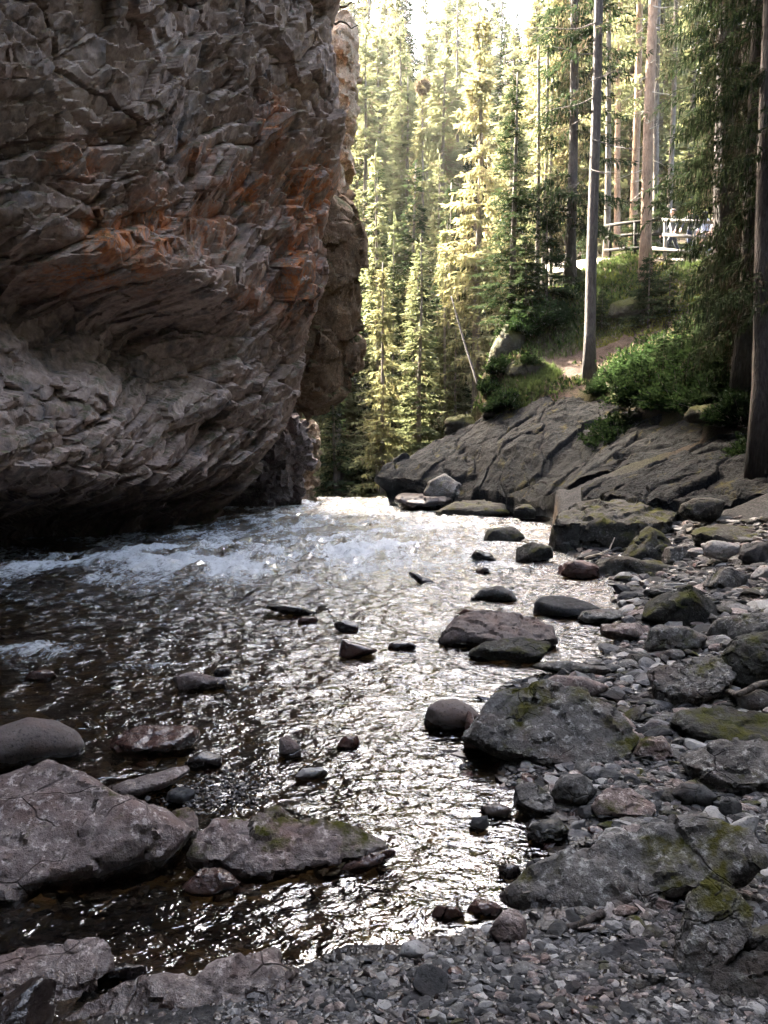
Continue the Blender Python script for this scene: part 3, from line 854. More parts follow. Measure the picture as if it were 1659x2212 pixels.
# the sloping bedrock slab by the lip of the fall
def slab(name, rim_px, mat, label, seed, under=0.9, res=0.09, crack=None):
    rim = np.array([at(*p) for p in rim_px])
    cx, cy = rim[:, 0].mean(), rim[:, 1].mean()
    nr, na = 150, 620
    ra = np.arctan2(rim[:, 1] - cy, rim[:, 0] - cx); o = np.argsort(ra)
    ra, rim_s = ra[o], rim[o]
    A = np.linspace(-math.pi, math.pi, na, endpoint=False)
    rx = np.stack([np.interp(A, ra, rim_s[:, k], period=2 * math.pi) for k in range(3)], 1)
    w = _fit(np.concatenate([rim, [[cx, cy, rim[:, 2].mean() + 0.15]]]), 0.3)
    PP = np.concatenate([rim, [[cx, cy, 0]]])
    def hz(x, y):
        d2 = (x[:, None] - PP[None, :, 0]) ** 2 + (y[:, None] - PP[None, :, 1]) ** 2
        n = len(PP)
        return _k(d2) @ w[:n] + w[n] + w[n + 1] * x + w[n + 2] * y
    V = []
    rj = 1 + 0.05 * fbm(np.stack([np.cos(A) * 6, np.sin(A) * 6, A * 0], 1), seed, 3)
    for i in range(nr):
        t = (i + 0.5) / nr
        x = cx + (rx[:, 0] - cx) * t * (1 + (rj - 1) * t); y = cy + (rx[:, 1] - cy) * t * (1 + (rj - 1) * t)
        z = hz(x, y)
        q = np.stack([x, y, x * 0], 1)
        z = z + 0.20 * fbm(q * 0.7, seed + 1, 4) + 0.11 * fbm(np.stack([x * 2.2 - y, y * 2.6 + x, x * 0], 1), seed + 2, 5, gain=0.62)
        rid, bx_, bd_ = cells(np.stack([x * 0.9 + 0.5 * y + 0.5 * fbm(q * 1.3, seed + 6, 2), y * 0.7 - 0.4 * x + 0.5 * fbm(q * 1.3, seed + 7, 2)], 1) * 1.3, seed + 8, 3)
        z = z + 0.14 * (rid[:, 0] - 0.5) + 0.16 * ((rid[:, 1] - 0.5) * bx_[:, 0] + (rid[:, 2] - 0.5) * bx_[:, 1]) - 0.06 * sstep(0.1, 0, bd_)
        lay = (z * 4 + 1.8 * fbm(q * 0.8, seed + 3, 4)); lf = lay - np.floor(lay)
        z = z + 0.03 * (sstep(0, 0.25, lf) - lf) * sstep(-0.2, 0.3, fbm(q * 0.5, seed + 12, 2))
        if crack is not None:
            for (a, b, wd, dp) in crack:
                a, b = np.array(a), np.array(b)
                ab = b - a; ap = q[:, :2] - a
                s_ = np.clip((ap @ ab) / (ab @ ab), 0, 1)
                dd = np.linalg.norm(ap - s_[:, None] * ab, axis=1) + 0.12 * fbm(q * 2, seed + 4, 3)
                z = z - dp * sstep(wd, 0, dd)
        V.append(np.stack([x, y, z], 1))
    last = V[-1]
    for k, (inn, dn) in enumerate([(0.0, 0.14), (0.02, 0.32), (0.07, 0.55), (0.13, under), (0.16, under + 1.4)]):
        x = last[:, 0] + (cx - last[:, 0]) * inn; y = last[:, 1] + (cy - last[:, 1]) * inn
        q = np.stack([x, y, x * 0 + k * 0.7], 1)
        off = 0.12 * fbm(q * 1.6, seed + 9 + k, 4)
        V.append(np.stack([x + off, y + off, last[:, 2] - dn + off], 1))
    V = np.concatenate(V)
    n_r = nr + 5
    f = []
    idx = np.arange(na)
    for i in range(n_r - 1):
        f.append(np.stack([i * na + idx, i * na + (idx + 1) % na, (i + 1) * na + (idx + 1) % na, (i + 1) * na + idx], 1))
    f = np.concatenate(f)
    base = np.array([cx, cy, V[:, 2].min()])
    me = mesh_of(name, V - base, f, [M[mat]], math.radians(38))
    return tag(obj(name, me, None, tuple(base)), label, 'rock ledge')
slab('bedrock_slab', SLAB_A,
     'bedrock', 'long bare dark bedrock slab sloping down to the lip of the fall', 11,
     crack=[(at(1490, 965, 17.6)[:2], at(1340, 975, 19.0)[:2], 0.16, 0.3), (at(1150, 900, 24.6)[:2], at(1290, 905, 22.6)[:2], 0.1, 0.12), (at(1000, 985, 26)[:2], at(1230, 1000, 21)[:2], 0.1, 0.12)])
slab('bedrock_slab', SLAB_B,
     'bedrock', 'brownish broken bedrock shelf below the crack of the long dark slab', 21, under=0.7)

ROCKS = [
 # name, outline, label, material, options
 ('boulder', [(-60, 1600), (0, 1572), (60, 1558), (112, 1570), (150, 1598), (164, 1628), (145, 1650), (60, 1662), (-20, 1660), (-70, 1640)], 'smooth rounded pinkish boulder at the left edge of the water', 'rock_smooth', dict(thick=0.9, seed=31, facets=4, tight=(0.9, 0.98), rough=0.012, box=2.1)),
 ('boulder', [(248, 1602), (262, 1577), (310, 1564), (352, 1572), (402, 1578), (431, 1586), (425, 1606), (390, 1626), (320, 1637), (262, 1624)], 'wet reddish boulder washed by water beside the smooth rounded boulder', 'rock_red', dict(thick=0.8, seed=32, rough=0.03, top=(14,))),
 ('boulder', [(-120, 1700), (0, 1668), (60, 1668), (112, 1664), (152, 1682), (230, 1742), (330, 1790), (388, 1832), (396, 1858), (372, 1884), (285, 1906), (180, 1900), (110, 1888), (60, 1900), (-120, 1900)], 'large pitted pinkish boulder with pale lichen at the left', 'rock_pink', dict(thick=0.62, seed=33, level=6, facets=6, tight=(0.86, 0.98), rough=0.025, top=(31, -4, 0.62), box=3.2)),
 ('boulder', [(335, 1792), (350, 1766), (405, 1754), (423, 1774), (421, 1808), (408, 1832), (380, 1832), (348, 1815)], 'small pinkish boulder wedged behind the large pitted boulder', 'rock_pink', dict(thick=0.9, seed=34, top=(25,))),
 ('boulder', [(424, 1835), (450, 1800), (478, 1768), (530, 1772), (600, 1748), (640, 1778), (700, 1784), (762, 1800), (826, 1836), (800, 1850), (700, 1862), (600, 1882), (520, 1888), (460, 1872), (428, 1852)], 'long pointed boulder with a green moss patch in mid-river', 'rock_pink_moss', dict(thick=0.5, seed=35, level=6, facets=7, tight=(0.84, 0.98), rough=0.03, top=(28, 6, 0.55), box=3.0)),
 ('boulder', [(208, 1697), (300, 1681), (396, 1667), (402, 1680), (350, 1706), (290, 1727), (240, 1720)], 'thin flat wet slab lying behind the large pitted boulder', 'rock_pink', dict(thick=0.55, seed=36, top=(12,), rough=0.02)),
 ('boulder', [(402, 1912), (440, 1879), (476, 1884), (521, 1915), (482, 1938), (428, 1932)], 'wet red stone in front of the long pointed boulder', 'rock_red', dict(thick=0.9, seed=37, rough=0.025)),
 ('boulder', [(-90, 2120), (30, 2086), (120, 2080), (200, 2098), (252, 2128), (240, 2152), (180, 2162), (130, 2205), (80, 2300), (-90, 2320)], 'pinkish pitted boulder in the bottom left corner', 'rock_pink', dict(d=2.42, thick=0.7, seed=38, level=6, rough=0.035, top=(30, 0, 0.6), box=3)),
 ('boulder', [(90, 2230), (110, 2170), (60, 2150), (-20, 2180), (-60, 2300), (60, 2320)], 'dark stone under the pinkish boulder in the bottom left corner', 'rock_dark', dict(d=2.25, thick=0.7, seed=39)),
 ('boulder', [(165, 2195), (240, 2152), (330, 2128), (420, 2140), (520, 2118), (565, 2108), (588, 2142), (622, 2182), (630, 2300), (400, 2330), (160, 2310)], 'broad low pinkish rock along the bottom edge of the stream', 'rock_pink', dict(d=2.34, thick=0.55, seed=40, level=6, rough=0.035, top=(32, 0, 0.62), box=3)),
 ('stone', [(225, 2092), (265, 2083), (315, 2096), (322, 2108), (290, 2116), (240, 2108)], 'small dark wet stone behind the broad low pinkish rock', 'rock_dark', dict(thick=0.8, seed=41, level=4)),
 ('boulder', [(1004, 1602), (1030, 1580), (1050, 1530), (1090, 1492), (1150, 1482), (1182, 1470), (1262, 1490), (1322, 1530), (1366, 1580), (1352, 1622), (1270, 1650), (1190, 1652), (1110, 1640), (1040, 1622)], 'big lichen-spotted grey boulder with bright moss by the water edge', 'rock_grey_moss', dict(thick=0.75, seed=42, level=6, facets=9, tight=(0.82, 0.97), rough=0.035, top=(38, 0, 0.66), box=2.8)),
 ('boulder', [(917, 1560), (925, 1530), (950, 1515), (985, 1511), (1015, 1524), (1037, 1546), (1020, 1566), (990, 1581), (945, 1584), (924, 1576)], 'rounded brown stone in the water next to the lichen-spotted boulder', 'rock_smooth', dict(thick=0.95, seed=43, facets=5, tight=(0.88, 0.98), rough=0.012, box=2.2)),
 ('boulder', [(948, 1390), (975, 1350), (1000, 1326), (1060, 1320), (1150, 1330), (1190, 1350), (1202, 1386), (1180, 1404), (1100, 1406), (1040, 1404), (980, 1398)], 'large smooth brown boulder standing in the shallow water', 'rock_smooth', dict(thick=0.6, seed=44, level=6, facets=6, tight=(0.86, 0.98), rough=0.02, top=(20, 3, 0.6), box=2.8)),
 ('boulder', [(1014, 1416), (1040, 1390), (1090, 1375), (1150, 1371), (1192, 1388), (1176, 1410), (1165, 1440), (1140, 1434), (1080, 1427), (1030, 1432)], 'angular mossy rock leaning on the front of the smooth brown boulder', 'rock_mossy', dict(thick=0.55, seed=45, top=(18, 0, 0.45), rough=0.04)),
 ('stone', [(980, 1326), (1000, 1316), (1060, 1318), (1090, 1328), (1040, 1336)], 'small reddish stone behind the smooth brown boulder', 'rock_red', dict(d=8.4, thick=0.7, seed=46, level=4)),
 ('stone', [(731, 1424), (738, 1380), (775, 1390), (818, 1405), (802, 1413), (752, 1427)], 'dark red triangular stone in mid-stream', 'rock_red', dict(thick=0.7, seed=47, facets=4, rough=0.015)),
 ('stone', B(718, 1338, 776, 1368, 48), 'rounded dark stone upstream of the triangular stone', 'rock_dark', dict(thick=0.8, seed=48, level=4)),
 ('stone', [(566, 1306), (600, 1302), (650, 1312), (690, 1326), (660, 1333), (610, 1324)], 'long flat black stone in the left of the river', 'rock_dark', dict(thick=0.5, seed=49, level=4)),
 ('stone', [(880, 1240), (886, 1234), (915, 1246), (942, 1258), (935, 1268), (905, 1260)], 'black wedge stone sticking up in the bright water', 'rock_dark', dict(thick=0.6, seed=50, level=4)),
 ('boulder', [(1016, 1298), (1040, 1274), (1075, 1265), (1105, 1276), (1122, 1300), (1070, 1304)], 'low grey hump of rock in the bright water upstream of the smooth brown boulder', 'rock_grey', dict(thick=0.7, seed=51)),
 ('boulder', [(1040, 1170), (1042, 1150), (1075, 1142), (1110, 1138), (1132, 1160), (1120, 1174), (1075, 1176)], 'dark mossy rock in the rapids near the ledge', 'rock_mossy', dict(thick=0.8, seed=52)),
 ('boulder', [(1114, 1214), (1118, 1185), (1150, 1172), (1188, 1180), (1196, 1205), (1165, 1219)], 'dark broken rock in the water before the big mossy block', 'rock_mossy', dict(thick=0.8, seed=53)),
 ('stone', [(1014, 1205), (1028, 1188), (1060, 1196), (1072, 1210), (1040, 1216)], 'small pointed dark stone in the rapids', 'rock_dark', dict(thick=0.8, seed=54, level=4)),
 ('stone', B(1026, 1224, 1060, 1244, 55), 'small round dark stone downstream of the pointed stone in the rapids', 'rock_dark', dict(thick=0.9, seed=55, level=4)),
 ('boulder', [(1154, 1330), (1160, 1290), (1215, 1284), (1270, 1298), (1300, 1316), (1270, 1336), (1210, 1340)], 'long dark grey block at the water edge', 'rock_slate', dict(thick=0.6, seed=56, top=(14, 4, 0.5), rough=0.015)),
 ('boulder', [(1248, 1346), (1260, 1322), (1310, 1312), (1345, 1308), (1338, 1335), (1300, 1352)], 'angular brown rock resting against the long dark grey block', 'rock_grey', dict(thick=0.7, seed=57, top=(16, 0, 0.5))),
 ('boulder', [(1204, 1246), (1212, 1215), (1250, 1204), (1288, 1220), (1295, 1246), (1250, 1254)], 'brown block at the waterline under the big mossy block', 'rock_red', dict(thick=0.8, seed=58)),
 ('boulder', [(852, 1082), (860, 1070), (905, 1064), (985, 1076), (975, 1096), (930, 1106), (885, 1108)], 'dark flat ledge rock at the lip of the fall', 'rock_dark', dict(d=24.5, thick=0.9, seed=59, top=(6,))),
 ('boulder', [(935, 1112), (985, 1082), (1050, 1078), (1100, 1088), (1130, 1106), (1060, 1120), (960, 1124)], 'reddish mossy flat ledge rock beside the dark ledge rock', 'rock_mossy', dict(d=22.6, thick=0.8, seed=60, top=(7,))),
 ('boulder', [(912, 1072), (925, 1040), (960, 1023), (1000, 1045), (1042, 1078), (990, 1088)], 'triangular grey rock lying under the tip of the bedrock slab', 'rock_grey', dict(d=24.6, thick=0.7, seed=61)),
 ('boulder', B(1108, 1086, 1165, 1126, 62), 'round dark boulder at the right end of the ledge rocks', 'rock_mossy', dict(d=21, thick=0.9, seed=62)),
 ('boulder', [(1203, 1192), (1206, 1112), (1262, 1078), (1340, 1052), (1452, 1042), (1490, 1080), (1450, 1140), (1390, 1200), (1300, 1218), (1240, 1210)], 'big dark block with a mossy top and sheer shaded front', 'rock_mossy', dict(d=14.2, thick=0.7, seed=63, level=6, facets=8, tight=(0.82, 0.97), rough=0.045, top=(14, -8, 0.35), box=3.4)),
 ('boulder', [(1340, 1215), (1370, 1165), (1400, 1140), (1440, 1165), (1465, 1210), (1420, 1230), (1370, 1228)], 'mossy pyramid-shaped rock in front of the big dark block', 'rock_mossy', dict(thick=0.8, seed=64, d=12.2)),
 ('boulder', [(1290, 1240), (1300, 1212), (1360, 1205), (1430, 1218), (1480, 1235), (1450, 1255), (1360, 1262), (1300, 1262)], 'long low mossy rock at the foot of the pyramid-shaped rock', 'rock_mossy', dict(thick=0.6, seed=65, d=11.2)),
 ('boulder', B(1470, 1075, 1570, 1130, 66), 'mossy block on the bedrock shelf by the big dark block', 'rock_mossy', dict(d=13.0, thick=0.8, seed=66)),
 ('boulder', [(1500, 1190), (1505, 1150), (1580, 1135), (1720, 1130), (1730, 1185), (1600, 1200)], 'wide moss-topped plate of rock at the right edge', 'rock_mossy', dict(d=11.0, thick=0.6, seed=67, top=(12, 0, 0.4))),
 ('boulder', [(1432, 1218), (1440, 1185), (1490, 1176), (1525, 1192), (1520, 1216), (1470, 1226)], 'grey broken rock between the pyramid-shaped rock and the pale slab', 'rock_grey', dict(d=11.3, thick=0.8, seed=68)),
 ('stone', [(1518, 1178), (1545, 1168), (1592, 1172), (1590, 1192), (1560, 1208), (1528, 1202)], 'pale angular stone below the moss-topped plate', 'rock_pale', dict(d=10.2, thick=0.6, seed=69)),
 ('boulder', [(1524, 1268), (1540, 1236), (1575, 1226), (1605, 1240), (1614, 1268), (1575, 1280)], 'plain grey rock below the pale angular stone', 'rock_grey', dict(thick=0.8, seed=70, rough=0.02)),
 ('boulder', B(1600, 1170, 1700, 1240, 71), 'shadowed dark rock at the right edge above the grey rocks', 'rock_slate', dict(d=9.6, thick=0.8, seed=71)),
 ('stone', B(1625, 1222, 1690, 1262, 72), 'light grey stone at the right edge under the shadowed dark rock', 'rock_pale', dict(d=8.8, thick=0.8, seed=72)),
 ('boulder', [(1393, 1350), (1400, 1310), (1440, 1282), (1490, 1268), (1530, 1292), (1546, 1335), (1500, 1356), (1440, 1360)], 'rounded mossy boulder on the gravel bank', 'rock_mossy', dict(thick=0.8, seed=73, rough=0.025)),
 ('boulder', [(1395, 1405), (1410, 1362), (1470, 1352), (1520, 1372), (1510, 1405), (1440, 1418)], 'rough grey rock just in front of the rounded mossy boulder', 'rock_grey', dict(thick=0.7, seed=74)),
 ('boulder', [(1410, 1462), (1470, 1432), (1560, 1410), (1575, 1450), (1558, 1492), (1500, 1528), (1432, 1522)], 'angular boulder with a pale flat top on the right bank', 'rock_grey', dict(thick=0.8, seed=75, level=6, facets=6, top=(26, -12, 0.45), rough=0.02, box=3.2)),
 ('boulder', [(1556, 1480), (1568, 1420), (1600, 1385), (1700, 1360), (1740, 1450), (1700, 1500), (1600, 1506)], 'dark mossy boulder at the right edge beside the pale-topped boulder', 'rock_mossy', dict(thick=0.8, seed=76, level=6)),
 ('boulder', [(1535, 1385), (1555, 1345), (1610, 1330), (1690, 1320), (1700, 1365), (1600, 1392)], 'brown flat rock behind the dark mossy boulder at the right edge', 'rock_grey', dict(thick=0.7, seed=77)),
 ('boulder', [(1455, 1590), (1480, 1550), (1560, 1530), (1700, 1525), (1720, 1590), (1600, 1612), (1500, 1610)], 'low moss-streaked ledge at the right edge below the curved branch', 'rock_mossy', dict(thick=0.6, seed=78, top=(22, 0, 0.4))),
 ('boulder', [(1490, 1655), (1560, 1622), (1640, 1600), (1740, 1585), (1760, 1700), (1610, 1722), (1530, 1705)], 'dark undercut boulder with a lighter top at the right edge', 'rock_grey', dict(thick=0.7, seed=79, level=6, top=(24, 0, 0.3), box=3.2)),
 ('stone', [(1452, 1722), (1475, 1698), (1515, 1695), (1542, 1715), (1530, 1738), (1480, 1742)], 'smooth rounded grey stone below the dark undercut boulder', 'rock_slate', dict(thick=0.8, seed=80, facets=3, tight=(0.92, 0.99), rough=0.01, box=2.1)),
 ('boulder', [(1285, 1750), (1310, 1712), (1365, 1700), (1412, 1722), (1400, 1755), (1345, 1772), (1300, 1768)], 'flat pinkish boulder lying among cobbles above the long slab boulder', 'rock_pink', dict(thick=0.8, seed=81, top=(26, 0, 0.4))),
 ('boulder', [(1190, 1720), (1215, 1680), (1258, 1676), (1285, 1705), (1275, 1738), (1220, 1745)], 'lumpy brown boulder under the lichen-spotted boulder', 'rock_grey', dict(thick=0.8, seed=82)),
 ('boulder', [(1110, 1745), (1118, 1700), (1150, 1690), (1190, 1720), (1200, 1752), (1150, 1768)], 'squarish grey boulder at the water edge below the lichen-spotted boulder', 'rock_grey', dict(thick=0.8, seed=83, top=(28, 0, 0.5))),
 ('boulder', [(1132, 1810), (1145, 1785), (1200, 1768), (1225, 1790), (1210, 1815), (1160, 1826)], 'dark mossy rock at the water edge below the squarish grey boulder', 'rock_mossy', dict(thick=0.7, seed=84)),
 ('boulder', [(1112, 1962), (1150, 1922), (1200, 1880), (1300, 1838), (1400, 1790), (1480, 1768), (1560, 1788), (1604, 1830), (1560, 1872), (1470, 1912), (1400, 1952), (1310, 1988), (1220, 2014), (1168, 2004), (1122, 1986)], 'long grey slab boulder with moss streaks reaching into the water', 'rock_grey_moss', dict(thick=0.30, seed=85, level=6, facets=7, tight=(0.86, 0.98), rough=0.03, top=(34, -16, 0.62), box=3.0, d=2.98)),
 ('boulder', [(1472, 2095), (1474, 2030), (1490, 1960), (1530, 1924), (1582, 1930), (1612, 1962), (1602, 2010), (1565, 2070), (1530, 2112)], 'upright grey boulder with brown moss near the bottom right', 'rock_grey_moss', dict(thick=0.8, seed=86, level=6, rough=0.03, top=(42, 0, 0.6))),
 ('boulder', [(1506, 2155), (1560, 2112), (1640, 2086), (1760, 2076), (1780, 2300), (1560, 2300), (1528, 2200)], 'mossy boulder filling the bottom right corner', 'rock_mossy', dict(d=2.35, thick=0.6, seed=87, level=6, top=(34, 0, 0.6))),
 ('boulder', [(1330, 2215), (1380, 2162), (1450, 2134), (1505, 2152), (1545, 2210), (1560, 2300), (1340, 2310)], 'low brown mossy rock left of the bottom right corner', 'rock_mossy', dict(d=2.32, thick=0.6, seed=88, level=6, top=(36, 0, 0.55))),
 ('boulder', [(1590, 2080), (1600, 2030), (1660, 2010), (1740, 2020), (1740, 2085), (1640, 2100)], 'grey rock at the right edge above the bottom corner boulder', 'rock_mossy', dict(thick=0.7, seed=89)),
 ('stone', [(1566, 1806), (1585, 1782), (1612, 1764), (1634, 1762), (1622, 1800), (1600, 1816)], 'pale cream angular stone by the upper end of the long slab boulder', 'rock_pale', dict(thick=0.6, seed=90, facets=6, rough=0.015)),
 ('stone', B(1606, 1846, 1680, 1876, 91), 'pale rounded stone at the right edge near the cream stone', 'rock_pale', dict(thick=0.8, seed=91, level=4, facets=3, box=2.1)),
 ('stone', B(1555, 1725, 1600, 1775, 92), 'dark stone beside the pale cream angular stone', 'rock_slate', dict(thick=0.8, seed=92, level=4)),
 ('stone', [(864, 2062), (872, 2040), (900, 2034), (925, 2048), (922, 2066), (885, 2070)], 'lilac-grey rounded stone on the shingle by the water', 'rock_pale', dict(thick=0.9, seed=93, facets=5, rough=0.015)),
 ('stone', B(892, 2088, 968, 2152, 94), 'flat oval grey stone on the near shingle', 'rock_slate', dict(thick=0.8, seed=94, facets=3, rough=0.012, top=(34, 0, 0.4))),
 ('boulder', [(790, 2230), (815, 2170), (870, 2150), (895, 2200), (890, 2290), (800, 2290)], 'dark brown rough rock at the bottom edge of the shingle', 'rock_dark', dict(d=2.35, thick=0.7, seed=95)),
 ('stone', [(1290, 2062), (1330, 2036), (1385, 2022), (1392, 2048), (1360, 2072), (1310, 2072)], 'flat lilac slate on the shingle below the long slab boulder', 'rock_slate', dict(thick=0.8, seed=96, top=(32, 0, 0.2), level=4)),
 ('stone', B(1306, 1990, 1345, 2016, 97), 'whitish stone at the foot of the long slab boulder', 'rock_pale', dict(thick=0.8, seed=97, level=4)),
 ('stone', [(934, 1978), (945, 1958), (985, 1962), (1004, 1976), (980, 1990), (950, 1990)], 'wet brown stone in the tongue of bright water near the shingle', 'rock_red', dict(thick=0.8, seed=98, level=4)),
 ('stone', [(1010, 1964), (1020, 1944), (1060, 1946), (1085, 1960), (1072, 1975), (1030, 1974)], 'wet brown stone nearest the tip of the long slab boulder', 'rock_red', dict(thick=0.8, seed=99, level=4)),
 ('boulder', [(1056, 2010), (1080, 1975), (1118, 1968), (1140, 2000), (1128, 2030), (1080, 2034)], 'brown rock propped under the tip of the long slab boulder', 'rock_pink', dict(thick=0.8, seed=100)),
 ('stone', B(1036, 1736, 1104, 1768, 101), 'rounded mauve stone standing in the water below the lichen-spotted boulder', 'rock_smooth', dict(thick=0.9, seed=101, facets=4, rough=0.015)),
 ('stone', [(1014, 1796), (1022, 1768), (1055, 1762), (1058, 1780), (1040, 1798)], 'small square grey stone in the bright water', 'rock_slate', dict(thick=0.8, seed=102, level=4)),
 ('stone', [(603, 1630), (606, 1594), (622, 1590), (648, 1612), (650, 1634), (625, 1640)], 'upright brown stone in mid-stream above the long pointed boulder', 'rock_pink', dict(thick=0.9, seed=103, facets=5, rough=0.015)),
 ('stone', [(640, 1676), (656, 1660), (690, 1658), (710, 1664), (700, 1678), (660, 1684)], 'flat pale stone in the water above the long pointed boulder', 'rock_pale', dict(thick=0.8, seed=104, level=4)),
 ('stone', [(728, 1612), (742, 1590), (770, 1590), (778, 1608), (755, 1622)], 'small rusty brown stone alone in the bright water', 'rock_red', dict(thick=0.9, seed=105, level=4)),
 ('stone', [(375, 1456), (420, 1452), (480, 1470), (500, 1484), (450, 1494), (390, 1488)], 'long pinkish slab awash in the left of the river', 'rock_pink', dict(thick=0.5, seed=106)),
 ('stone', B(462, 1440, 502, 1466, 107), 'dark round stone behind the long pinkish slab', 'rock_dark', dict(thick=0.9, seed=107, level=4)),
 ('stone', B(55, 1448, 120, 1476, 108), 'water-washed stone at the left with a skirt of foam', 'rock_red', dict(thick=0.8, seed=108, level=4)),
 ('stone', [(735, 1872), (790, 1850), (850, 1836), (858, 1850), (820, 1868), (770, 1884)], 'flat reddish stone at the tip of the long pointed boulder', 'rock_red', dict(thick=0.5, seed=109, level=4)),
 ('stone', B(1076, 1866, 1124, 1898, 110), 'dark stone in the bright water off the long slab boulder', 'rock_dark', dict(thick=0.9, seed=110, level=4)),
 ('stone', B(1136, 1858, 1186, 1902, 111), 'dark two-toned stone against the water side of the long slab boulder', 'rock_slate', dict(thick=0.9, seed=111, level=4)),
 ('stone', B(405, 1625, 480, 1665, 112), 'dark wet stone between the thin wet slab and the upright brown stone', 'rock_dark', dict(thick=0.8, seed=112, level=4)),
 ('stone', B(360, 1700, 420, 1738, 113), 'dark block on the little gravel bar', 'rock_slate', dict(thick=0.8, seed=113, level=4)),
 ('stone', [(1010, 1530), (1000, 1610), (1050, 1622), (1060, 1600), (1040, 1585)], 'small reddish rock at the water foot of the lichen-spotted boulder', 'rock_red', dict(d=4.7, thick=0.8, seed=114, level=4)),
 ('boulder', [(1170, 1480), (1200, 1462), (1262, 1462), (1310, 1478), (1300, 1502), (1230, 1506)], 'rounded pinkish boulder just behind the lichen-spotted boulder', 'rock_pink', dict(thick=0.7, seed=115, facets=4, rough=0.015)),
 ('boulder', [(1155, 1445), (1175, 1432), (1260, 1430), (1320, 1440), (1310, 1456), (1220, 1460)], 'long low grey rock between the brown pool and the pinkish boulder', 'rock_grey', dict(thick=0.5, seed=116)),
 ('stone', [(1386, 1345), (1300, 1352), (1302, 1378), (1350, 1385), (1392, 1372)], 'tan angular stone beside the shallow brown pool', 'rock_pink', dict(thick=0.8, seed=117, level=4)),
 ('stone', B(1540, 1372, 1580, 1402, 118), 'whitish stone between the brown flat rock and the pale-topped boulder', 'rock_pale', dict(thick=0.8, seed=118, level=4)),
 ('boulder', [(1370, 1640), (1385, 1600), (1430, 1590), (1450, 1625), (1420, 1648)], 'square brown rock at the right foot of the lichen-spotted boulder', 'rock_pink', dict(thick=0.9, seed=119)),
 ('stone', B(835, 1385, 900, 1408, 120), 'string of dark stone just above water beside the triangular stone', 'rock_dark', dict(thick=0.6, seed=120, level=4)),
 ('stone', B(640, 1330, 690, 1350, 121), 'reddish stone awash below the long flat black stone', 'rock_red', dict(thick=0.8, seed=121, level=4)),
 ('stone', B(1580, 1490, 1680, 1540, 122), 'smooth grey boulder at the right edge under the curved branch', 'rock_grey', dict(thick=0.8, seed=122, facets=3, rough=0.015, box=2.1)),
 ('stone', B(1545, 1478, 1600, 1516, 123), 'bluish smooth stone next to the curved branch', 'rock_pale', dict(thick=0.8, seed=123, facets=3, rough=0.012, level=4, box=2.1)),
]
for (nm, poly, lab, mt, kw) in ROCKS:
    add_rock(nm, poly, lab, mt, cat=nm, **kw)

# ------------------------------------------------------------------ cobbles and shingle
rng = np.random.default_rng(77)
cob_meshes = []
for i in range(14):
    v, f = ico(3)
    P = v.copy()
    for k in range(7):
        n = rng.normal(size=3); n /= np.linalg.norm(n)
        P = P - n * np.clip(P @ n - rng.uniform(0.55, 0.85), 0, None)[:, None] * 0.95
    P *= np.array([1.0, rng.uniform(0.55, 0.85), rng.uniform(0.3, 0.55)])
    P = rough_up(P, f, 0.07, 2.2, 300 + i, 3)
    cob_meshes.append((P, f))
def cob_mesh(i, mt):
    key = (i, mt)
    if key not in _cm:
        _cm[key] = mesh_of('cobble', cob_meshes[i][0], cob_meshes[i][1], [M[mt]], math.radians(40))
    return _cm[key]
_cm = {}
ZONES = [  # photo region, count, size range in photo px, label, group
 ((640, 2030, 1480, 2212), 105, (16, 52), 'small angular cobble on the shingle at the bottom of the picture', 'cobbles on the near shingle'),
 ((1120, 1640, 1480, 1840), 70, (18, 58), 'small angular cobble in the rubble above the long slab boulder', 'cobbles above the long slab boulder'),
 ((1180, 1400, 1450, 1580), 45, (16, 48), 'small reddish cobble in the rubble beside the pale-topped boulder', 'cobbles beside the pale-topped boulder'),
 ((1380, 1220, 1659, 1420), 45, (18, 60), 'grey cobble in the rubble around the rounded mossy boulder', 'cobbles around the rounded mossy boulder'),
 ((1560, 1540, 1659, 2040), 35, (16, 48), 'small grey cobble on the bank along the right edge', 'cobbles along the right edge')]
cm_mats = ['rock_grey', 'rock_slate', 'rock_pink', 'rock_slate', 'rock_grey', 'rock_smooth', 'rock_pink', 'rock_pale', 'rock_red']
for (x0, y0, x1, y1), n, (s0, s1), lab, grp in ZONES:
    made = 0
    while made < n:
        px, py_ = rng.uniform(x0, x1), rng.uniform(y0, y1)
        h = hit(px, py_)
        if h[2] < 0.012:
            continue
        s = s0 * (s1 / s0) ** (rng.random() ** 1.6) / FPX * h[1] * 0.5
        o = obj('cobble', cob_mesh(int(rng.integers(14)), cm_mats[int(rng.integers(len(cm_mats)))]), None, (h[0], h[1], h[2] + s * 0.12))
        o.scale = (s, s, s)
        o.rotation_euler = (rng.normal() * 0.25, rng.normal() * 0.25, rng.uniform(0, 6.28))
        tag(o, lab, 'cobble', grp)
        made += 1
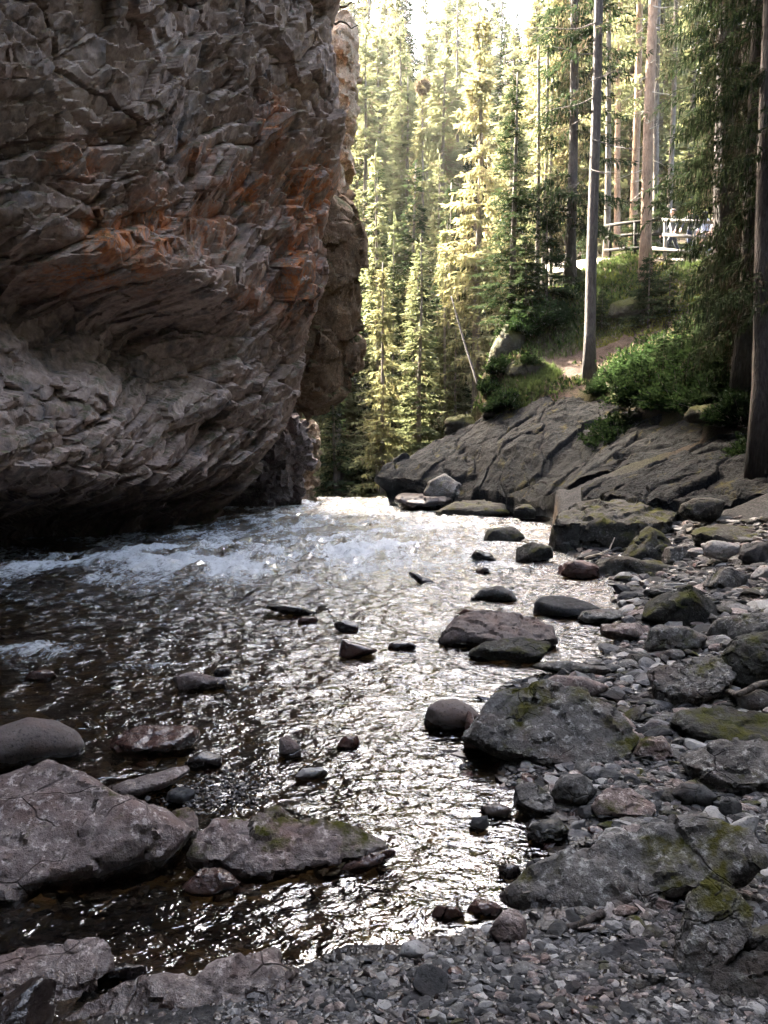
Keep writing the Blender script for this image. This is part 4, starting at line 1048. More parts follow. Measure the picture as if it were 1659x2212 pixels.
# shingle: thousands of chips, one mass
def chips(name, spots, mats, label, seed, level=1):
    rng = np.random.default_rng(seed)
    v0, f0 = ico(level)
    n = len(spots)
    spots = np.array(spots)
    V = np.repeat(v0[None], n, 0)
    if level > 1:
        for k in range(7):
            nn = rng.normal(size=(n, 1, 3)); nn /= np.linalg.norm(nn, axis=2, keepdims=True)
            V = V - nn * np.clip((V * nn).sum(2, keepdims=True) - rng.uniform(0.45, 0.85, (n, 1, 1)), 0, None)
        V = V * (1 + 0.12 * (rng.random((n, len(v0), 1)) - 0.5))
    else:
        V = V * (1 + 0.6 * (rng.random((n, len(v0), 1)) - 0.5))
    V = V * np.stack([np.ones(n), rng.uniform(0.5, 0.9, n), rng.uniform(0.22, 0.5, n)], 1)[:, None, :]
    a = rng.uniform(0, 6.28, n); t = rng.normal(size=n) * 0.35
    V = np.stack([V[..., 0], V[..., 1] * np.cos(t)[:, None] - V[..., 2] * np.sin(t)[:, None], V[..., 1] * np.sin(t)[:, None] + V[..., 2] * np.cos(t)[:, None]], -1)
    V = np.stack([V[..., 0] * np.cos(a)[:, None] - V[..., 1] * np.sin(a)[:, None], V[..., 0] * np.sin(a)[:, None] + V[..., 1] * np.cos(a)[:, None], V[..., 2]], -1)
    V = V * spots[:, 3][:, None, None] + spots[:, None, :3]
    F = (f0[None] + (np.arange(n) * len(v0))[:, None, None]).reshape(-1, 3)
    mi = np.repeat(rng.choice(len(mats), n), len(f0))
    me = mesh_of(name, V.reshape(-1, 3), F, [M[m] for m in mats], None, mi)
    return tag(obj(name, me), label, kind='stuff')
M['chip_dark'] = rock_mat('dark_chip', (0.05, 0.05, 0.052), (0.09, 0.088, 0.09), (0.14, 0.14, 0.14), 0, 0.1, 0.03)
def scatter(n, box, size, zmin=0.005, zmax=9, seed=5, dmax=16):
    rng = np.random.default_rng(seed)
    px = rng.uniform(box[0], box[2], n); pyy = rng.uniform(box[1], box[3], n)
    d = np.exp(np.linspace(math.log(2.0), math.log(dmax), 260))
    out = []
    R = np.stack([ray(a, b) for a, b in zip(px, pyy)])
    R = R / R[:, 1:2]
    done = np.zeros(n, bool); res = np.zeros((n, 3))
    for q in d:
        P = np.array([0, 0, EYE]) + R * q
        g = gfast(P[:, 0], P[:, 1])
        new = (~done) & (P[:, 2] <= g)
        res[new] = P[new]; done |= new
    s = size[0] * (size[1] / size[0]) ** (rng.random(n) ** 2.0)
    s = s / FPX * res[:, 1] * 0.5
    ok = done & (res[:, 2] > zmin) & (res[:, 2] < zmax)
    res[:, 2] += 0.15 * s
    return np.concatenate([res, s[:, None]], 1)[ok]
sp = np.concatenate([scatter(2500, (-200, 2110, 720, 2380), (8, 38), zmin=-0.02, seed=26), scatter(19000, (480, 2000, 1850, 2360), (8, 40), seed=6), scatter(9000, (1050, 1620, 1850, 2020), (8, 36), seed=7), scatter(7500, (1050, 1280, 1850, 1620), (8, 38), seed=8), scatter(3500, (1250, 1130, 1850, 1290), (9, 42), seed=9)])
chips('gravel', sp, ['chip_dark', 'rock_slate', 'chip_dark', 'rock_dark', 'rock_pink', 'rock_slate', 'chip_dark', 'rock_slate', 'rock_dark', 'rock_grey', 'chip_dark', 'rock_slate', 'rock_dark', 'rock_pale'], 'dark shingle of small angular chips on the bank', 1)
sp = np.concatenate([scatter(900, (620, 2010, 1850, 2330), (28, 66), seed=16), scatter(1500, (1100, 1620, 1850, 2020), (28, 80), seed=17), scatter(1800, (1150, 1280, 1850, 1620), (24, 84), seed=18), scatter(900, (1250, 1120, 1850, 1290), (22, 66), seed=19)])
chips('rubble', sp, ['rock_slate', 'rock_grey', 'rock_pink', 'rock_slate', 'chip_dark', 'rock_mossy', 'rock_grey', 'rock_pale'], 'broken angular rubble scattered over the right bank', 4, 2)
# little gravel bar between the rocks on the left
gb = at_z(450, 1715)
rng = np.random.default_rng(15)
k = 900
sp = np.stack([gb[0] + rng.normal(size=k) * 0.13 + 0.02, gb[1] + rng.normal(size=k) * 0.13, rng.uniform(-0.03, 0.015, k), rng.uniform(0.007, 0.02, k)], 1)
chips('gravel', sp, ['chip_dark', 'rock_slate', 'rock_slate', 'rock_grey'], 'little bar of dark gravel between the rocks at the left', 2)
# stones on the river bed
sp = scatter(5200, (-250, 1230, 1250, 2260), (14, 90), zmin=-2, zmax=0.0, seed=10, dmax=20)
chips('riverbed_stones', sp, ['rock_red', 'rock_dark', 'rock_pink', 'rock_slate', 'rock_dark', 'rock_red'], 'brown and dark stones on the river bed under the water', 3)
# ------------------------------------------------------------------ vegetation
def leaf_mat(name, a, b, c=None, trans=0.35):
    T = NT(name)
    p = T.geo('Position')
    n = T.noise(p, 1.1, 3, 0.6); n2 = T.noise(p, 9, 2, 0.5)
    f = T.math('ADD', T.math('MULTIPLY', n, 0.5), T.math('ADD', T.math('MULTIPLY', n2, 0.35), T.math('MULTIPLY', T.rand(), 0.25)))
    stops = [(0.38, a), (0.68, b)] + ([(0.82, c)] if c else [])
    col = T.ramp(f, stops)
    d = T.n('BsdfDiffuse'); T.l(col, d.inputs['Color'])
    t = T.n('BsdfTranslucent'); T.l(col, t.inputs['Color'])
    m = T.n('MixShader'); m.inputs[0].default_value = trans
    T.l(d.outputs[0], m.inputs[1]); T.l(t.outputs[0], m.inputs[2])
    return T.done(m.outputs[0])
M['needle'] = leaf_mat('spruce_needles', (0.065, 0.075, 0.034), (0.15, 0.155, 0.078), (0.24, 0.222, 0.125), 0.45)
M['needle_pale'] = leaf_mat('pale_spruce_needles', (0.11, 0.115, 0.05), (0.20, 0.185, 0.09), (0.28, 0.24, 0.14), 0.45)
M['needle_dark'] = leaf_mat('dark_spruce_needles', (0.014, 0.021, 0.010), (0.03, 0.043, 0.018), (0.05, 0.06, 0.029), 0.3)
M['needle_shade'] = leaf_mat('shaded_spruce_needles', (0.008, 0.012, 0.006), (0.017, 0.024, 0.011), (0.028, 0.033, 0.017), 0.2)  # shade of the right-hand spruces is put into this needle colour
M['twig_shade'] = leaf_mat('shaded_dry_twigs', (0.02, 0.016, 0.012), (0.045, 0.036, 0.026), (0.07, 0.056, 0.04), 0.15)  # dry twigs of those spruces, darkened in colour for the same shade
M['twig'] = leaf_mat('dry_twigs', (0.07, 0.055, 0.035), (0.15, 0.115, 0.075), (0.22, 0.18, 0.12), 0.25)
M['shrub'] = leaf_mat('shrub_leaves', (0.009, 0.017, 0.006), (0.02, 0.034, 0.011), (0.036, 0.053, 0.017), 0.3)
M['grass'] = leaf_mat('grass_blades', (0.03, 0.045, 0.014), (0.06, 0.08, 0.025), (0.10, 0.115, 0.042), 0.35)
M['moss'] = leaf_mat('moss_tufts', (0.06, 0.07, 0.012), (0.12, 0.125, 0.022), (0.17, 0.16, 0.035), 0.2)
def bark_mat(name, a, b):
    T = NT(name)
    c = T.coords('Object', (1, 1, 0.22))
    n = T.noise(c, 26, 6, 0.7); n1 = T.noise(T.geo('Position'), 3, 3, 0.6)
    v = T.voro(c, 34, 'F1')
    col = T.ramp(T.math('ADD', T.math('MULTIPLY', n, 0.7), T.math('MULTIPLY', n1, 0.3)), [(0.36, a), (0.62, b)])
    return T.done(T.bsdf(col, 0.9, T.bump(T.math('ADD', n, v), 0.03, 0.9), 0.2))
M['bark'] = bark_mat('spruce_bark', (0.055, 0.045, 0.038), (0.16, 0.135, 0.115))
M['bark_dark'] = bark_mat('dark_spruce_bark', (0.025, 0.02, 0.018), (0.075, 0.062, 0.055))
M['bark_red'] = bark_mat('reddish_bark', (0.12, 0.075, 0.05), (0.30, 0.20, 0.135))
M['bark_pale'] = bark_mat('pale_dead_wood', (0.26, 0.22, 0.17), (0.45, 0.40, 0.33))

def kites(q0, d, ln, wd, rng, flat=0.75):
    """small pointed leaf or needle sprays: start points, directions, lengths, widths"""
    n = len(q0)
    d = d / (np.linalg.norm(d, axis=1)[:, None] + 1e-9)
    up = np.stack([rng.normal(size=n) * (1 - flat), rng.normal(size=n) * (1 - flat), np.ones(n)], 1)
    w = np.cross(d, up); w /= np.linalg.norm(w, axis=1)[:, None] + 1e-9
    ln = np.broadcast_to(ln, (n,))[:, None]; wd = np.broadcast_to(wd, (n,))[:, None]
    mid = q0 + d * ln * 0.45
    V = np.stack([q0, mid + w * wd, q0 + d * ln, mid - w * wd], 1)
    F = np.arange(n * 4).reshape(n, 4)
    return V.reshape(-1, 3), F
def crown_points(seed, H, R, bare=0.08, per_m=16, droop=0.35, leaf=0.22, lean=0.0, power=0.85, gap=0.25, lat=0.34, side=None, zmax=None, ragged=0.35):
    rng = np.random.default_rng(seed)
    nb = int(H * (1 - bare) * per_m)
    z = H * (bare + (0.985 - bare) * rng.random(nb) ** 0.92)
    fr = z / H
    az = rng.uniform(0, 2 * math.pi, nb)
    # irregular crown: some sectors and heights are thin
    thin = fbm(np.stack([np.cos(az) * 1.3, np.sin(az) * 1.3, z * 0.45], 1), seed + 3, 2)
    keep = thin > -0.55 + gap
    if side is not None:
        keep &= rng.random(nb) < 0.35 + 0.65 * (np.cos(az - side) > -0.1)
    if zmax is not None:
        keep &= z < zmax
    z, fr, az, thin = z[keep], fr[keep], az[keep], thin[keep]
    nb = len(z)
    Lb = R * (1 - fr) ** power * (1 - ragged + 2 * ragged * rng.random(nb)) * (1 + 0.5 * thin) + 0.12
    dr = droop * rng.uniform(0.5, 1.5, nb) * (1 - 0.9 * sstep(0.75, 1.0, fr))
    m = np.maximum(2, np.ceil(Lb / (leaf * 0.62))).astype(int)
    bi = np.repeat(np.arange(nb), m)
    u = (np.arange(m.sum()) - np.repeat(np.cumsum(m) - m, m) + rng.random(m.sum())) / m[bi]
    u = 0.10 + 0.9 * u
    cz, sz = np.cos(az)[bi], np.sin(az)[bi]
    r = Lb[bi] * u
    pos = np.stack([cz * r, sz * r, z[bi] - dr[bi] * r + 0.30 * dr[bi] * r * u], 1)
    tan = np.stack([cz, sz, -dr[bi] + 0.6 * dr[bi] * u], 1)
    sidev = np.stack([-sz, cz, 0 * sz], 1)
    ll = np.minimum(lat * Lb[bi] * (1 - u) + leaf * 0.5, 1.1) * rng.uniform(0.5, 1.2, len(u))
    Q, D = [], []
    for sg in (-1, 1):
        k = np.maximum(1, np.ceil(ll / (leaf * 0.8))).astype(int)
        ti = np.repeat(np.arange(len(u)), k)
        j = np.arange(k.sum()) - np.repeat(np.cumsum(k) - k, k)
        dirv = sg * sidev[ti] * 0.8 + tan[ti] * 0.75 + np.array([0, 0, -0.12])
        dirv = dirv / np.linalg.norm(dirv, axis=1)[:, None]
        st = pos[ti] + dirv * (j * leaf * 0.75)[:, None]
        st[:, 2] -= 0.10 * (j * leaf) ** 1.3
        Q.append(st); D.append(dirv + rng.normal(size=(len(st), 3)) * 0.28)
    Q.append(pos); D.append(tan + rng.normal(size=(len(pos), 3)) * 0.2)
    tipz = np.linspace(0.955, 1.0, 10) * H
    Q.append(np.stack([rng.normal(size=10) * 0.03, rng.normal(size=10) * 0.03, tipz], 1)); D.append(rng.normal(size=(10, 3)) * 0.3 + [0, 0, 1])
    Q, D = np.concatenate(Q), np.concatenate(D)
    Q[:, 0] += lean * Q[:, 2]
    return Q, D, (z, az, Lb, dr, nb)
def trunk_mesh(H, r0, seed, mat, lean=0.0, bend=0.05, sides=9, r1=0.02, flare=1.5):
    rng = np.random.default_rng(seed)
    n = 14
    z = np.linspace(-0.4, H, n)
    ph = rng.uniform(0, 6.28)
    pts = np.stack([lean * z + bend * np.sin(z * 0.35 + ph) - bend * math.sin(ph), bend * np.cos(z * 0.3 + ph) - bend * math.cos(ph), z], 1)
    rad = r0 * (1 - np.clip(z / H, 0, 1)) ** 0.8 + r1
    rad = rad * (1 + (flare - 1) * np.exp(-np.clip(z, 0, 99) / (2.0 * r0 + 0.05)))
    v, f = tube(pts, rad, sides)
    return clean_quads('trunk', v, f, [M[mat]], 1)
def sticks_mesh(seed, H, z0, z1, n, ln, mat, droop=0.3, rad=0.018, fork=True, lean=0.0):
    """bare dead side branches"""
    rng = np.random.default_rng(seed)
    parts = []
    for i in range(n):
        z = rng.uniform(z0, z1); a = rng.uniform(0, 6.28); l = ln * rng.uniform(0.4, 1.1)
        s = np.linspace(0, 1, 6)
        dz = -droop * rng.uniform(0.2, 1.6) * s * l + 0.25 * l * s ** 2 * rng.uniform(-0.3, 1)
        wob = 0.06 * l * np.sin(s * 7 + a)
        P = np.stack([np.cos(a) * s * l - np.sin(a) * wob + lean * z, np.sin(a) * s * l + np.cos(a) * wob, z + dz], 1)
        parts.append(tube(P, rad * (1 - 0.8 * s), 4, False))
        if fork:
            for k in range(3):
                b = P[rng.integers(1, 5)]
                a2 = a + rng.choice([-1, 1]) * rng.uniform(0.4, 1.0)
                l2 = l * rng.uniform(0.2, 0.45)
                Q = np.stack([b[0] + np.cos(a2) * s * l2, b[1] + np.sin(a2) * s * l2, b[2] - 0.3 * s * l2 * rng.uniform(-0.5, 1.8)], 1)
                parts.append(tube(Q, rad * 0.5 * (1 - 0.8 * s), 3, False))
    v, f = join(parts)
    return mesh_of('branches', v, f, [M[mat]], 1)
def stick_parts(seed, z0, z1, n, ln, mat, droop, rad, lean=0.0):
    return [('branch', sticks_mesh(seed * 100 + i, 1, z0 + (z1 - z0) * (i + 0.5) / n, z0 + (z1 - z0) * (i + 0.6) / n, 1, ln, mat, droop, rad, True, lean)) for i in range(n)]
def crown_mesh(seed, H, R, mats=('needle', 'twig'), leaf=0.22, wid=0.30, twigs=0.15, hang=0.0, **kw):
    Q, D, br = crown_points(seed, H, R, leaf=leaf, **kw)
    rng = np.random.default_rng(seed + 50)
    n = len(Q)
    ln = leaf * rng.uniform(0.8, 1.6, n)
    wd = leaf * wid * rng.uniform(0.6, 1.2, n)
    rad = np.hypot(Q[:, 0], Q[:, 1])
    inner = rad < R * (1 - Q[:, 2] / H) ** 0.85 * 0.42
    mi = (rng.random(n) < np.where(inner, twigs * 2.6, twigs * 0.6)).astype(int)
    if hang > 0:
        hm = rng.random(n) < hang
        D[hm] = D[hm] * 0.25 + [0, 0, -1.0]
        wd[hm] *= 0.55; ln[hm] *= 1.5
    wd = np.where(mi == 1, wd * 0.45, wd)
    v, f = kites(Q, D, ln, wd, rng)
    return mesh_of('crown', v, f, [M[m] for m in mats], None, mi)
def put_tree(name, px, d, label, group, parts, z=None, rz=None, s=1.0, py=None, sz=None):
    p = at(px, 1000 if py is None else py, d)
    if z is None:
        z = gz(p[0], d)
    r = empty(name, (p[0], d, z - 0.05), random.Random(int(px * 7 + d)).uniform(0, 6.28) if rz is None else rz)
    r.scale = (s, s, sz or s)
    tag(r, label, 'tree', group)
    for nm, me in parts:
        obj(nm, me, r)
    return r

# --- the far wood: six kinds of spruce, placed one by one
KIND = []
for i, (H, R, mats, kw) in enumerate([
    (26, 2.3, ('needle', 'twig'), dict(per_m=17, droop=0.35)),
    (30, 2.0, ('needle', 'twig'), dict(per_m=15, droop=0.45, gap=0.32)),
    (22, 2.5, ('needle', 'twig'), dict(per_m=19, droop=0.3)),
    (30, 2.6, ('needle_pale', 'twig'), dict(per_m=17, droop=0.5, hang=0.3)),
    (26, 2.1, ('needle_dark', 'twig'), dict(per_m=15, droop=0.4)),
    (16, 1.7, ('needle', 'twig'), dict(per_m=22, droop=0.25))]):
    cr = crown_mesh(500 + i, H, R, mats, leaf=0.27, wid=0.27, twigs=0.22 if i != 5 else 0.08, bare=0.06, **kw)
    tk = trunk_mesh(H, 0.006 * H + 0.03, 520 + i, 'bark', bend=0.06)
    KIND.append((H, R, cr, tk))
def far_spruce(px, top_y, d, kind, label, group, width=None):
    H, R, cr, tk = KIND[kind]
    top = at(px, top_y, d)
    base = gz(top[0], d)
    h = max(top[2] - base, 6.0)
    s = h / H
    w = s * 1.3 if width is None else 1.35 * (width / 2 / FPX * d) / R
    r = put_tree('spruce_tree', px, d, label, group, (('trunk', tk), ('crown', cr)), z=base)
    r.scale = (w, w, s)
    return r
NAMED = [
 (812, 322, 43, 5, 'young bright green spruce nearest the cliff edge in the gorge', 95), (852, 468, 45, 5, 'short spruce just behind the young bright green spruce', 80), (912, 150, 54, 3, 'brownish spruce with a dark twiggy ball near its top', 100),
 (865, 30, 64, 0, 'tall pale spruce standing left of the brownish spruce', 110), (806, 40, 70, 1, 'tall spruce rising directly above the young bright green spruce', 90), (772, 70, 62, 4, 'dark blue-green spruce closest to the top of the cliff edge', 90),
 (1032, 14, 41, 3, 'huge cream-lit spruce in the middle of the gorge', 190), (985, -40, 60, 1, 'tall thin spruce behind the huge cream-lit spruce on its cliff side', 90), (944, 330, 50, 0, 'slender lit spruce between the brownish spruce and the huge cream one', 90),
 (905, 545, 40, 5, 'small lit spruce low in the gorge below the brownish spruce', 110), (960, 480, 42, 3, 'straw-coloured spruce beside the huge cream-lit spruce', 110), (1098, 60, 48, 0, 'pale green spruce behind the thin dark spruce', 120),
 (1150, -60, 52, 3, 'bright hazy spruce over the thin dark spruce on its trail side', 150), (742, 200, 50, 0, 'spruce half hidden by the cliff edge', 90)]
for px, ty, d, k, lab, w in NAMED:
    far_spruce(px, ty, d, k, lab, None, w)
# witches' broom on the brownish spruce
rng = np.random.default_rng(9)
bc = at(913, 187, 53.0)
dirs = rng.normal(size=(700, 3)); dirs /= np.linalg.norm(dirs, axis=1)[:, None]
v, f = kites(dirs * 0.25, dirs, rng.uniform(0.15, 0.38, 700), 0.05, rng, 0.2)
tag(obj('twig_ball', mesh_of('twig_ball', v, f, [M['twig']]), None, tuple(bc)), 'dark twiggy growth near the top of the brownish spruce', 'twig ball')
rnd = random.Random(3)
HILL = []
for row, (d, x0, x1, n, ty0, ty1) in enumerate([(47, 700, 1010, 4, 260, 420), (57, 690, 1190, 7, 60, 240), (68, 700, 1250, 8, -20, 120), (82, 690, 1300, 10, -90, 60), (98, 690, 1300, 14, -130, 0), (114, 690, 1300, 15, -140, -30), (46, 780, 1000, 3, 560, 680), (38.5, 700, 1000, 4, 480, 720)]):
    for i in range(n):
        px = x0 + (x1 - x0) * (i + rnd.uniform(0.2, 0.8)) / n
        if 930 < px < 985 and d > 60: ty_add = 80
        else: ty_add = 0
        if 1085 < px < 1150 and d > 60: ty_add = 110
        HILL.append((px, rnd.uniform(ty0, ty1) + ty_add, d + rnd.uniform(-3, 3), rnd.choice([0, 0, 1, 2, 3, 4, 4])))
for px, ty, d, k in HILL:
    far_spruce(px, ty, d, k, 'spruce crowded among many others on the slope beyond the fall' if d > 40 else 'shaded spruce down in the misty gorge just beyond the fall',
               'spruces on the slope beyond the fall' if d > 40 else 'shaded spruces in the gorge')
# trees behind the trail, lit by the sun
for i in range(22):
    px = 1130 + (1760 - 1130) * (i + rnd.uniform(0.1, 0.9)) / 22
    d = rnd.choice([40, 44, 49, 55, 62]) + rnd.uniform(-2, 2)
    far_spruce(px, rnd.uniform(-420, -120) if px > 1180 else rnd.uniform(-60, 120), d, rnd.choice([0, 3, 3, 2, 1, 3]), 'sunlit spruce in the wood behind the trail railing', 'sunlit spruces behind the trail')

CANOPY = crown_mesh(71, 22, 2.4, ('needle_shade', 'twig_shade'), leaf=0.15, wid=0.25, bare=0.08, per_m=15, droop=0.65, hang=0.35, twigs=0.3, gap=0.2)
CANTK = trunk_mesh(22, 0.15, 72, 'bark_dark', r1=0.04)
# unseen spruces added on the right bank and behind the path to block skylight
for i, (x, y) in enumerate([(11, 16), (12.2, 18.5), (13.6, 21.5), (9.6, 13), (15, 25), (8.4, 10), (7.6, 7.5), (9.5, 5), (8.5, 2), (7.5, 0), (6.5, -3.5), (11, 9), (12.5, 12.5), (4, -3.5), (-7, -2), (-1, -4.5), (2, -5), (-4, -10), (13, 3), (7, -2), (10, -4), (4.5, -6), (1, -7.5), (-2.5, -8.5), (-5, -6), (-8, -9), (13, -1), (6, -10), (0, -12), (15, 8), (15, 17), (-11, -5), (10, 0), (3, -10)]):
    H, R, cr, tk = KIND[(0, 2, 4, 2, 0)[i % 5]]
    if y > 6: H, cr, tk = 22, CANOPY, CANTK
    r = empty('spruce_tree', (x, y, gz(x, y) - 0.1), i * 1.1)
    s_ = (20 + 5 * ((i * 7) % 5) / 4) / H
    w_ = 1.3
    r.scale = (s_ * w_, s_ * w_, s_)
    tag(r, 'unseen spruce added beside and behind the viewer to shade the bank', 'tree', 'unseen shade spruces beside and behind the viewer')
    obj('trunk', tk, r); obj('crown', cr, r)
# --- trees of the bank that can be told apart
def near_tree(name, px, py, d, label, H, r0, parts_fn, bark='bark', lean=0.0, bend=0.05, r1=0.03, flare=1.5, rz=0.0):
    p = at(px, py, d)
    r = empty(name, (p[0], p[1], p[2]), rz)
    tag(r, label, 'tree')
    obj('trunk', trunk_mesh(H, r0, int(px), bark, lean, bend, 14, r1, flare), r)
    for nm, me in parts_fn:
        q = obj(nm, me, r)
        if nm == 'branches': q['kind'] = 'stuff'
    return r
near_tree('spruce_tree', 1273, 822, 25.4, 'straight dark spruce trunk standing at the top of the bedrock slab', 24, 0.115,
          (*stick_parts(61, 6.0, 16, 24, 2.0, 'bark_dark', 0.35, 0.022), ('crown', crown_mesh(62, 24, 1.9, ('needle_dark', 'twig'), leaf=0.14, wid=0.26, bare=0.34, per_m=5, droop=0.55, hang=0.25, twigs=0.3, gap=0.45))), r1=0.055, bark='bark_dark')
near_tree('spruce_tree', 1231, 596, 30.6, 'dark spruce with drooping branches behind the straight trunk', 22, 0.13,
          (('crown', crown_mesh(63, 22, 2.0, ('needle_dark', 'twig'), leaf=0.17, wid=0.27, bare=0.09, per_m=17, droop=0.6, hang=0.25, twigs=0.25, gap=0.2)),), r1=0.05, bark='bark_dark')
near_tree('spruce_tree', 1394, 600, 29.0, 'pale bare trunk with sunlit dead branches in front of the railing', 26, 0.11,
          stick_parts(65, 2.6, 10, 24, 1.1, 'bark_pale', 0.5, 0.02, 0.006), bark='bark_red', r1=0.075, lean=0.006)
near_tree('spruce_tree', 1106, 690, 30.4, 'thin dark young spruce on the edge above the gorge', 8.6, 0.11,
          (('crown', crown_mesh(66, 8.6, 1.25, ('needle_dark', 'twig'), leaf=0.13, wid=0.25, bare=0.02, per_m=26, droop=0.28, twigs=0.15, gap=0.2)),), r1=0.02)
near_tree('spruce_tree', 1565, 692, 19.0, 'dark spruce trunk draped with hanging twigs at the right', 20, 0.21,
          (('crown', crown_mesh(67, 20, 1.5, ('needle_shade', 'twig_shade'), leaf=0.13, wid=0.20, bare=0.04, per_m=26, droop=0.75, hang=0.5, twigs=0.4, gap=0.1)),), r1=0.08, bark='bark_dark')
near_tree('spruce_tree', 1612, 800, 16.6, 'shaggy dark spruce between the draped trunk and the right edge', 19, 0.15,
          (('crown', crown_mesh(68, 19, 1.3, ('needle_shade', 'twig_shade'), leaf=0.12, wid=0.20, bare=0.03, per_m=30, droop=0.8, hang=0.55, twigs=0.4, gap=0.05)),), r1=0.06, bark='bark_dark')
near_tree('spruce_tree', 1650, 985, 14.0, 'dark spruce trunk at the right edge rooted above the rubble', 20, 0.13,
          (('crown', crown_mesh(69, 20, 1.3, ('needle_shade', 'twig_shade'), leaf=0.11, wid=0.22, bare=0.13, per_m=18, droop=0.7, hang=0.4, twigs=0.3, gap=0.2)),), r1=0.08, bark='bark_dark')
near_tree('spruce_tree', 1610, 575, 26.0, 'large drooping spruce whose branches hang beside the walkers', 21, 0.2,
          (('crown', crown_mesh(70, 21, 2.4, ('needle_shade', 'twig_shade'), leaf=0.17, wid=0.25, bare=0.12, per_m=13, droop=0.6, hang=0.3, twigs=0.3, gap=0.35)),), r1=0.08)
for i, (px, py, d, H, r0, lab) in enumerate([
    (1415, 560, 33.0, 22, 0.08, 'slim trunk directly behind the pale bare trunk'), (1366, 556, 35.0, 22, 0.13, 'reddish trunk behind the railing between the dark and pale trunks'),
    (1310, 558, 34.0, 18, 0.09, 'thin trunk behind the railing next to the straight dark trunk'), (1333, 556, 37.0, 20, 0.10, 'thin trunk behind the railing beside the reddish trunk'), (1443, 552, 36.0, 20, 0.08, 'slim shaded trunk above the walkers'),
    (1158, 650, 31.0, 9, 0.045, 'very thin young trunk beside the thin dark young spruce'), (1172, 640, 31.6, 9, 0.045, 'second very thin young trunk nearer the drooping dark spruce'), (1190, 625, 32.4, 8, 0.04, 'third very thin young trunk nearest the drooping dark spruce')]):
    near_tree('spruce_tree', px, py, d, lab, H, r0, (('branches', sticks_mesh(80 + i, H, 0.12 * H, 0.6 * H, 24, 0.9 if H > 10 else 0.5, 'twig', 0.3, 0.012)),
              ('crown', crown_mesh(90 + i, H, 1.6 if H > 10 else 0.6, ('needle', 'twig'), leaf=0.16, wid=0.27, bare=0.3, per_m=8, droop=0.5, hang=0.2, twigs=0.3, gap=0.35))), bark='bark_red' if i in (1, 3) else 'bark', r1=0.04)

# --- young spruces and leafy shrubs on the bank
yspr = crown_mesh(110, 2.0, 0.75, ('needle_dark', 'twig'), leaf=0.075, wid=0.26, bare=0.03, per_m=75, droop=0.15, twigs=0.08, gap=0.15)
ytk = trunk_mesh(2.0, 0.03, 111, 'bark', bend=0.02, r1=0.006)
def shrub_mesh(seed, R, H, n, leaf):
    rng = np.random.default_rng(seed)
    # shoots of leaves over a lumpy dome
    k = max(20, n // 28)
    a = rng.uniform(0, 6.28, k); e = rng.uniform(0.05, 1.0, k)
    r = R * np.sqrt(1 - e * e * 0.9) * rng.uniform(0.45, 1.05, k)
    tip = np.stack([np.cos(a) * r, np.sin(a) * r, H * e * rng.uniform(0.55, 1.1, k)], 1)
    i = rng.integers(0, k, n)
    t = rng.uniform(0.35, 1.0, n)
    root = np.stack([tip[:, 0] * 0.3, tip[:, 1] * 0.3, tip[:, 2] * 0.05], 1)
    Q = root[i] * (1 - t)[:, None] + tip[i] * t[:, None] + rng.normal(size=(n, 3)) * leaf * 0.5
    D = (tip[i] - root[i]) / (np.linalg.norm(tip[i] - root[i], axis=1)[:, None] + 1e-6) + rng.normal(size=(n, 3)) * 0.7
    v, f = kites(Q, D, leaf * rng.uniform(0.7, 1.3, n), leaf * 0.32, rng, 0.5)
    sp_ = []
    for j in range(0, k, 3):
        s = np.linspace(0, 1, 3)[:, None]
        sp_.append(tube(root[j] * (1 - s) + tip[j] * s, 0.006 * R + 0.003, 3, False))
    sv, sf = join(sp_)
    return mesh_of('leaves', v, f, [M['shrub']]), mesh_of('stems', sv, sf, [M['bark']])
SHR = [shrub_mesh(120 + i, 0.8, 0.8, 5200, 0.085) for i in range(3)]
def put_shrub(px, py, d, s, label, i):
    p = at(px, py, d)
    r = empty('shrub', (p[0], p[1], min(p[2], gz(p[0], p[1]) + 0.3) - 0.08), i * 1.3)
    r.scale = (s, s, s * 0.95)
    tag(r, label, 'shrub', None)
    obj('leaves', SHR[i % 3][0], r); obj('stems', SHR[i % 3][1], r)
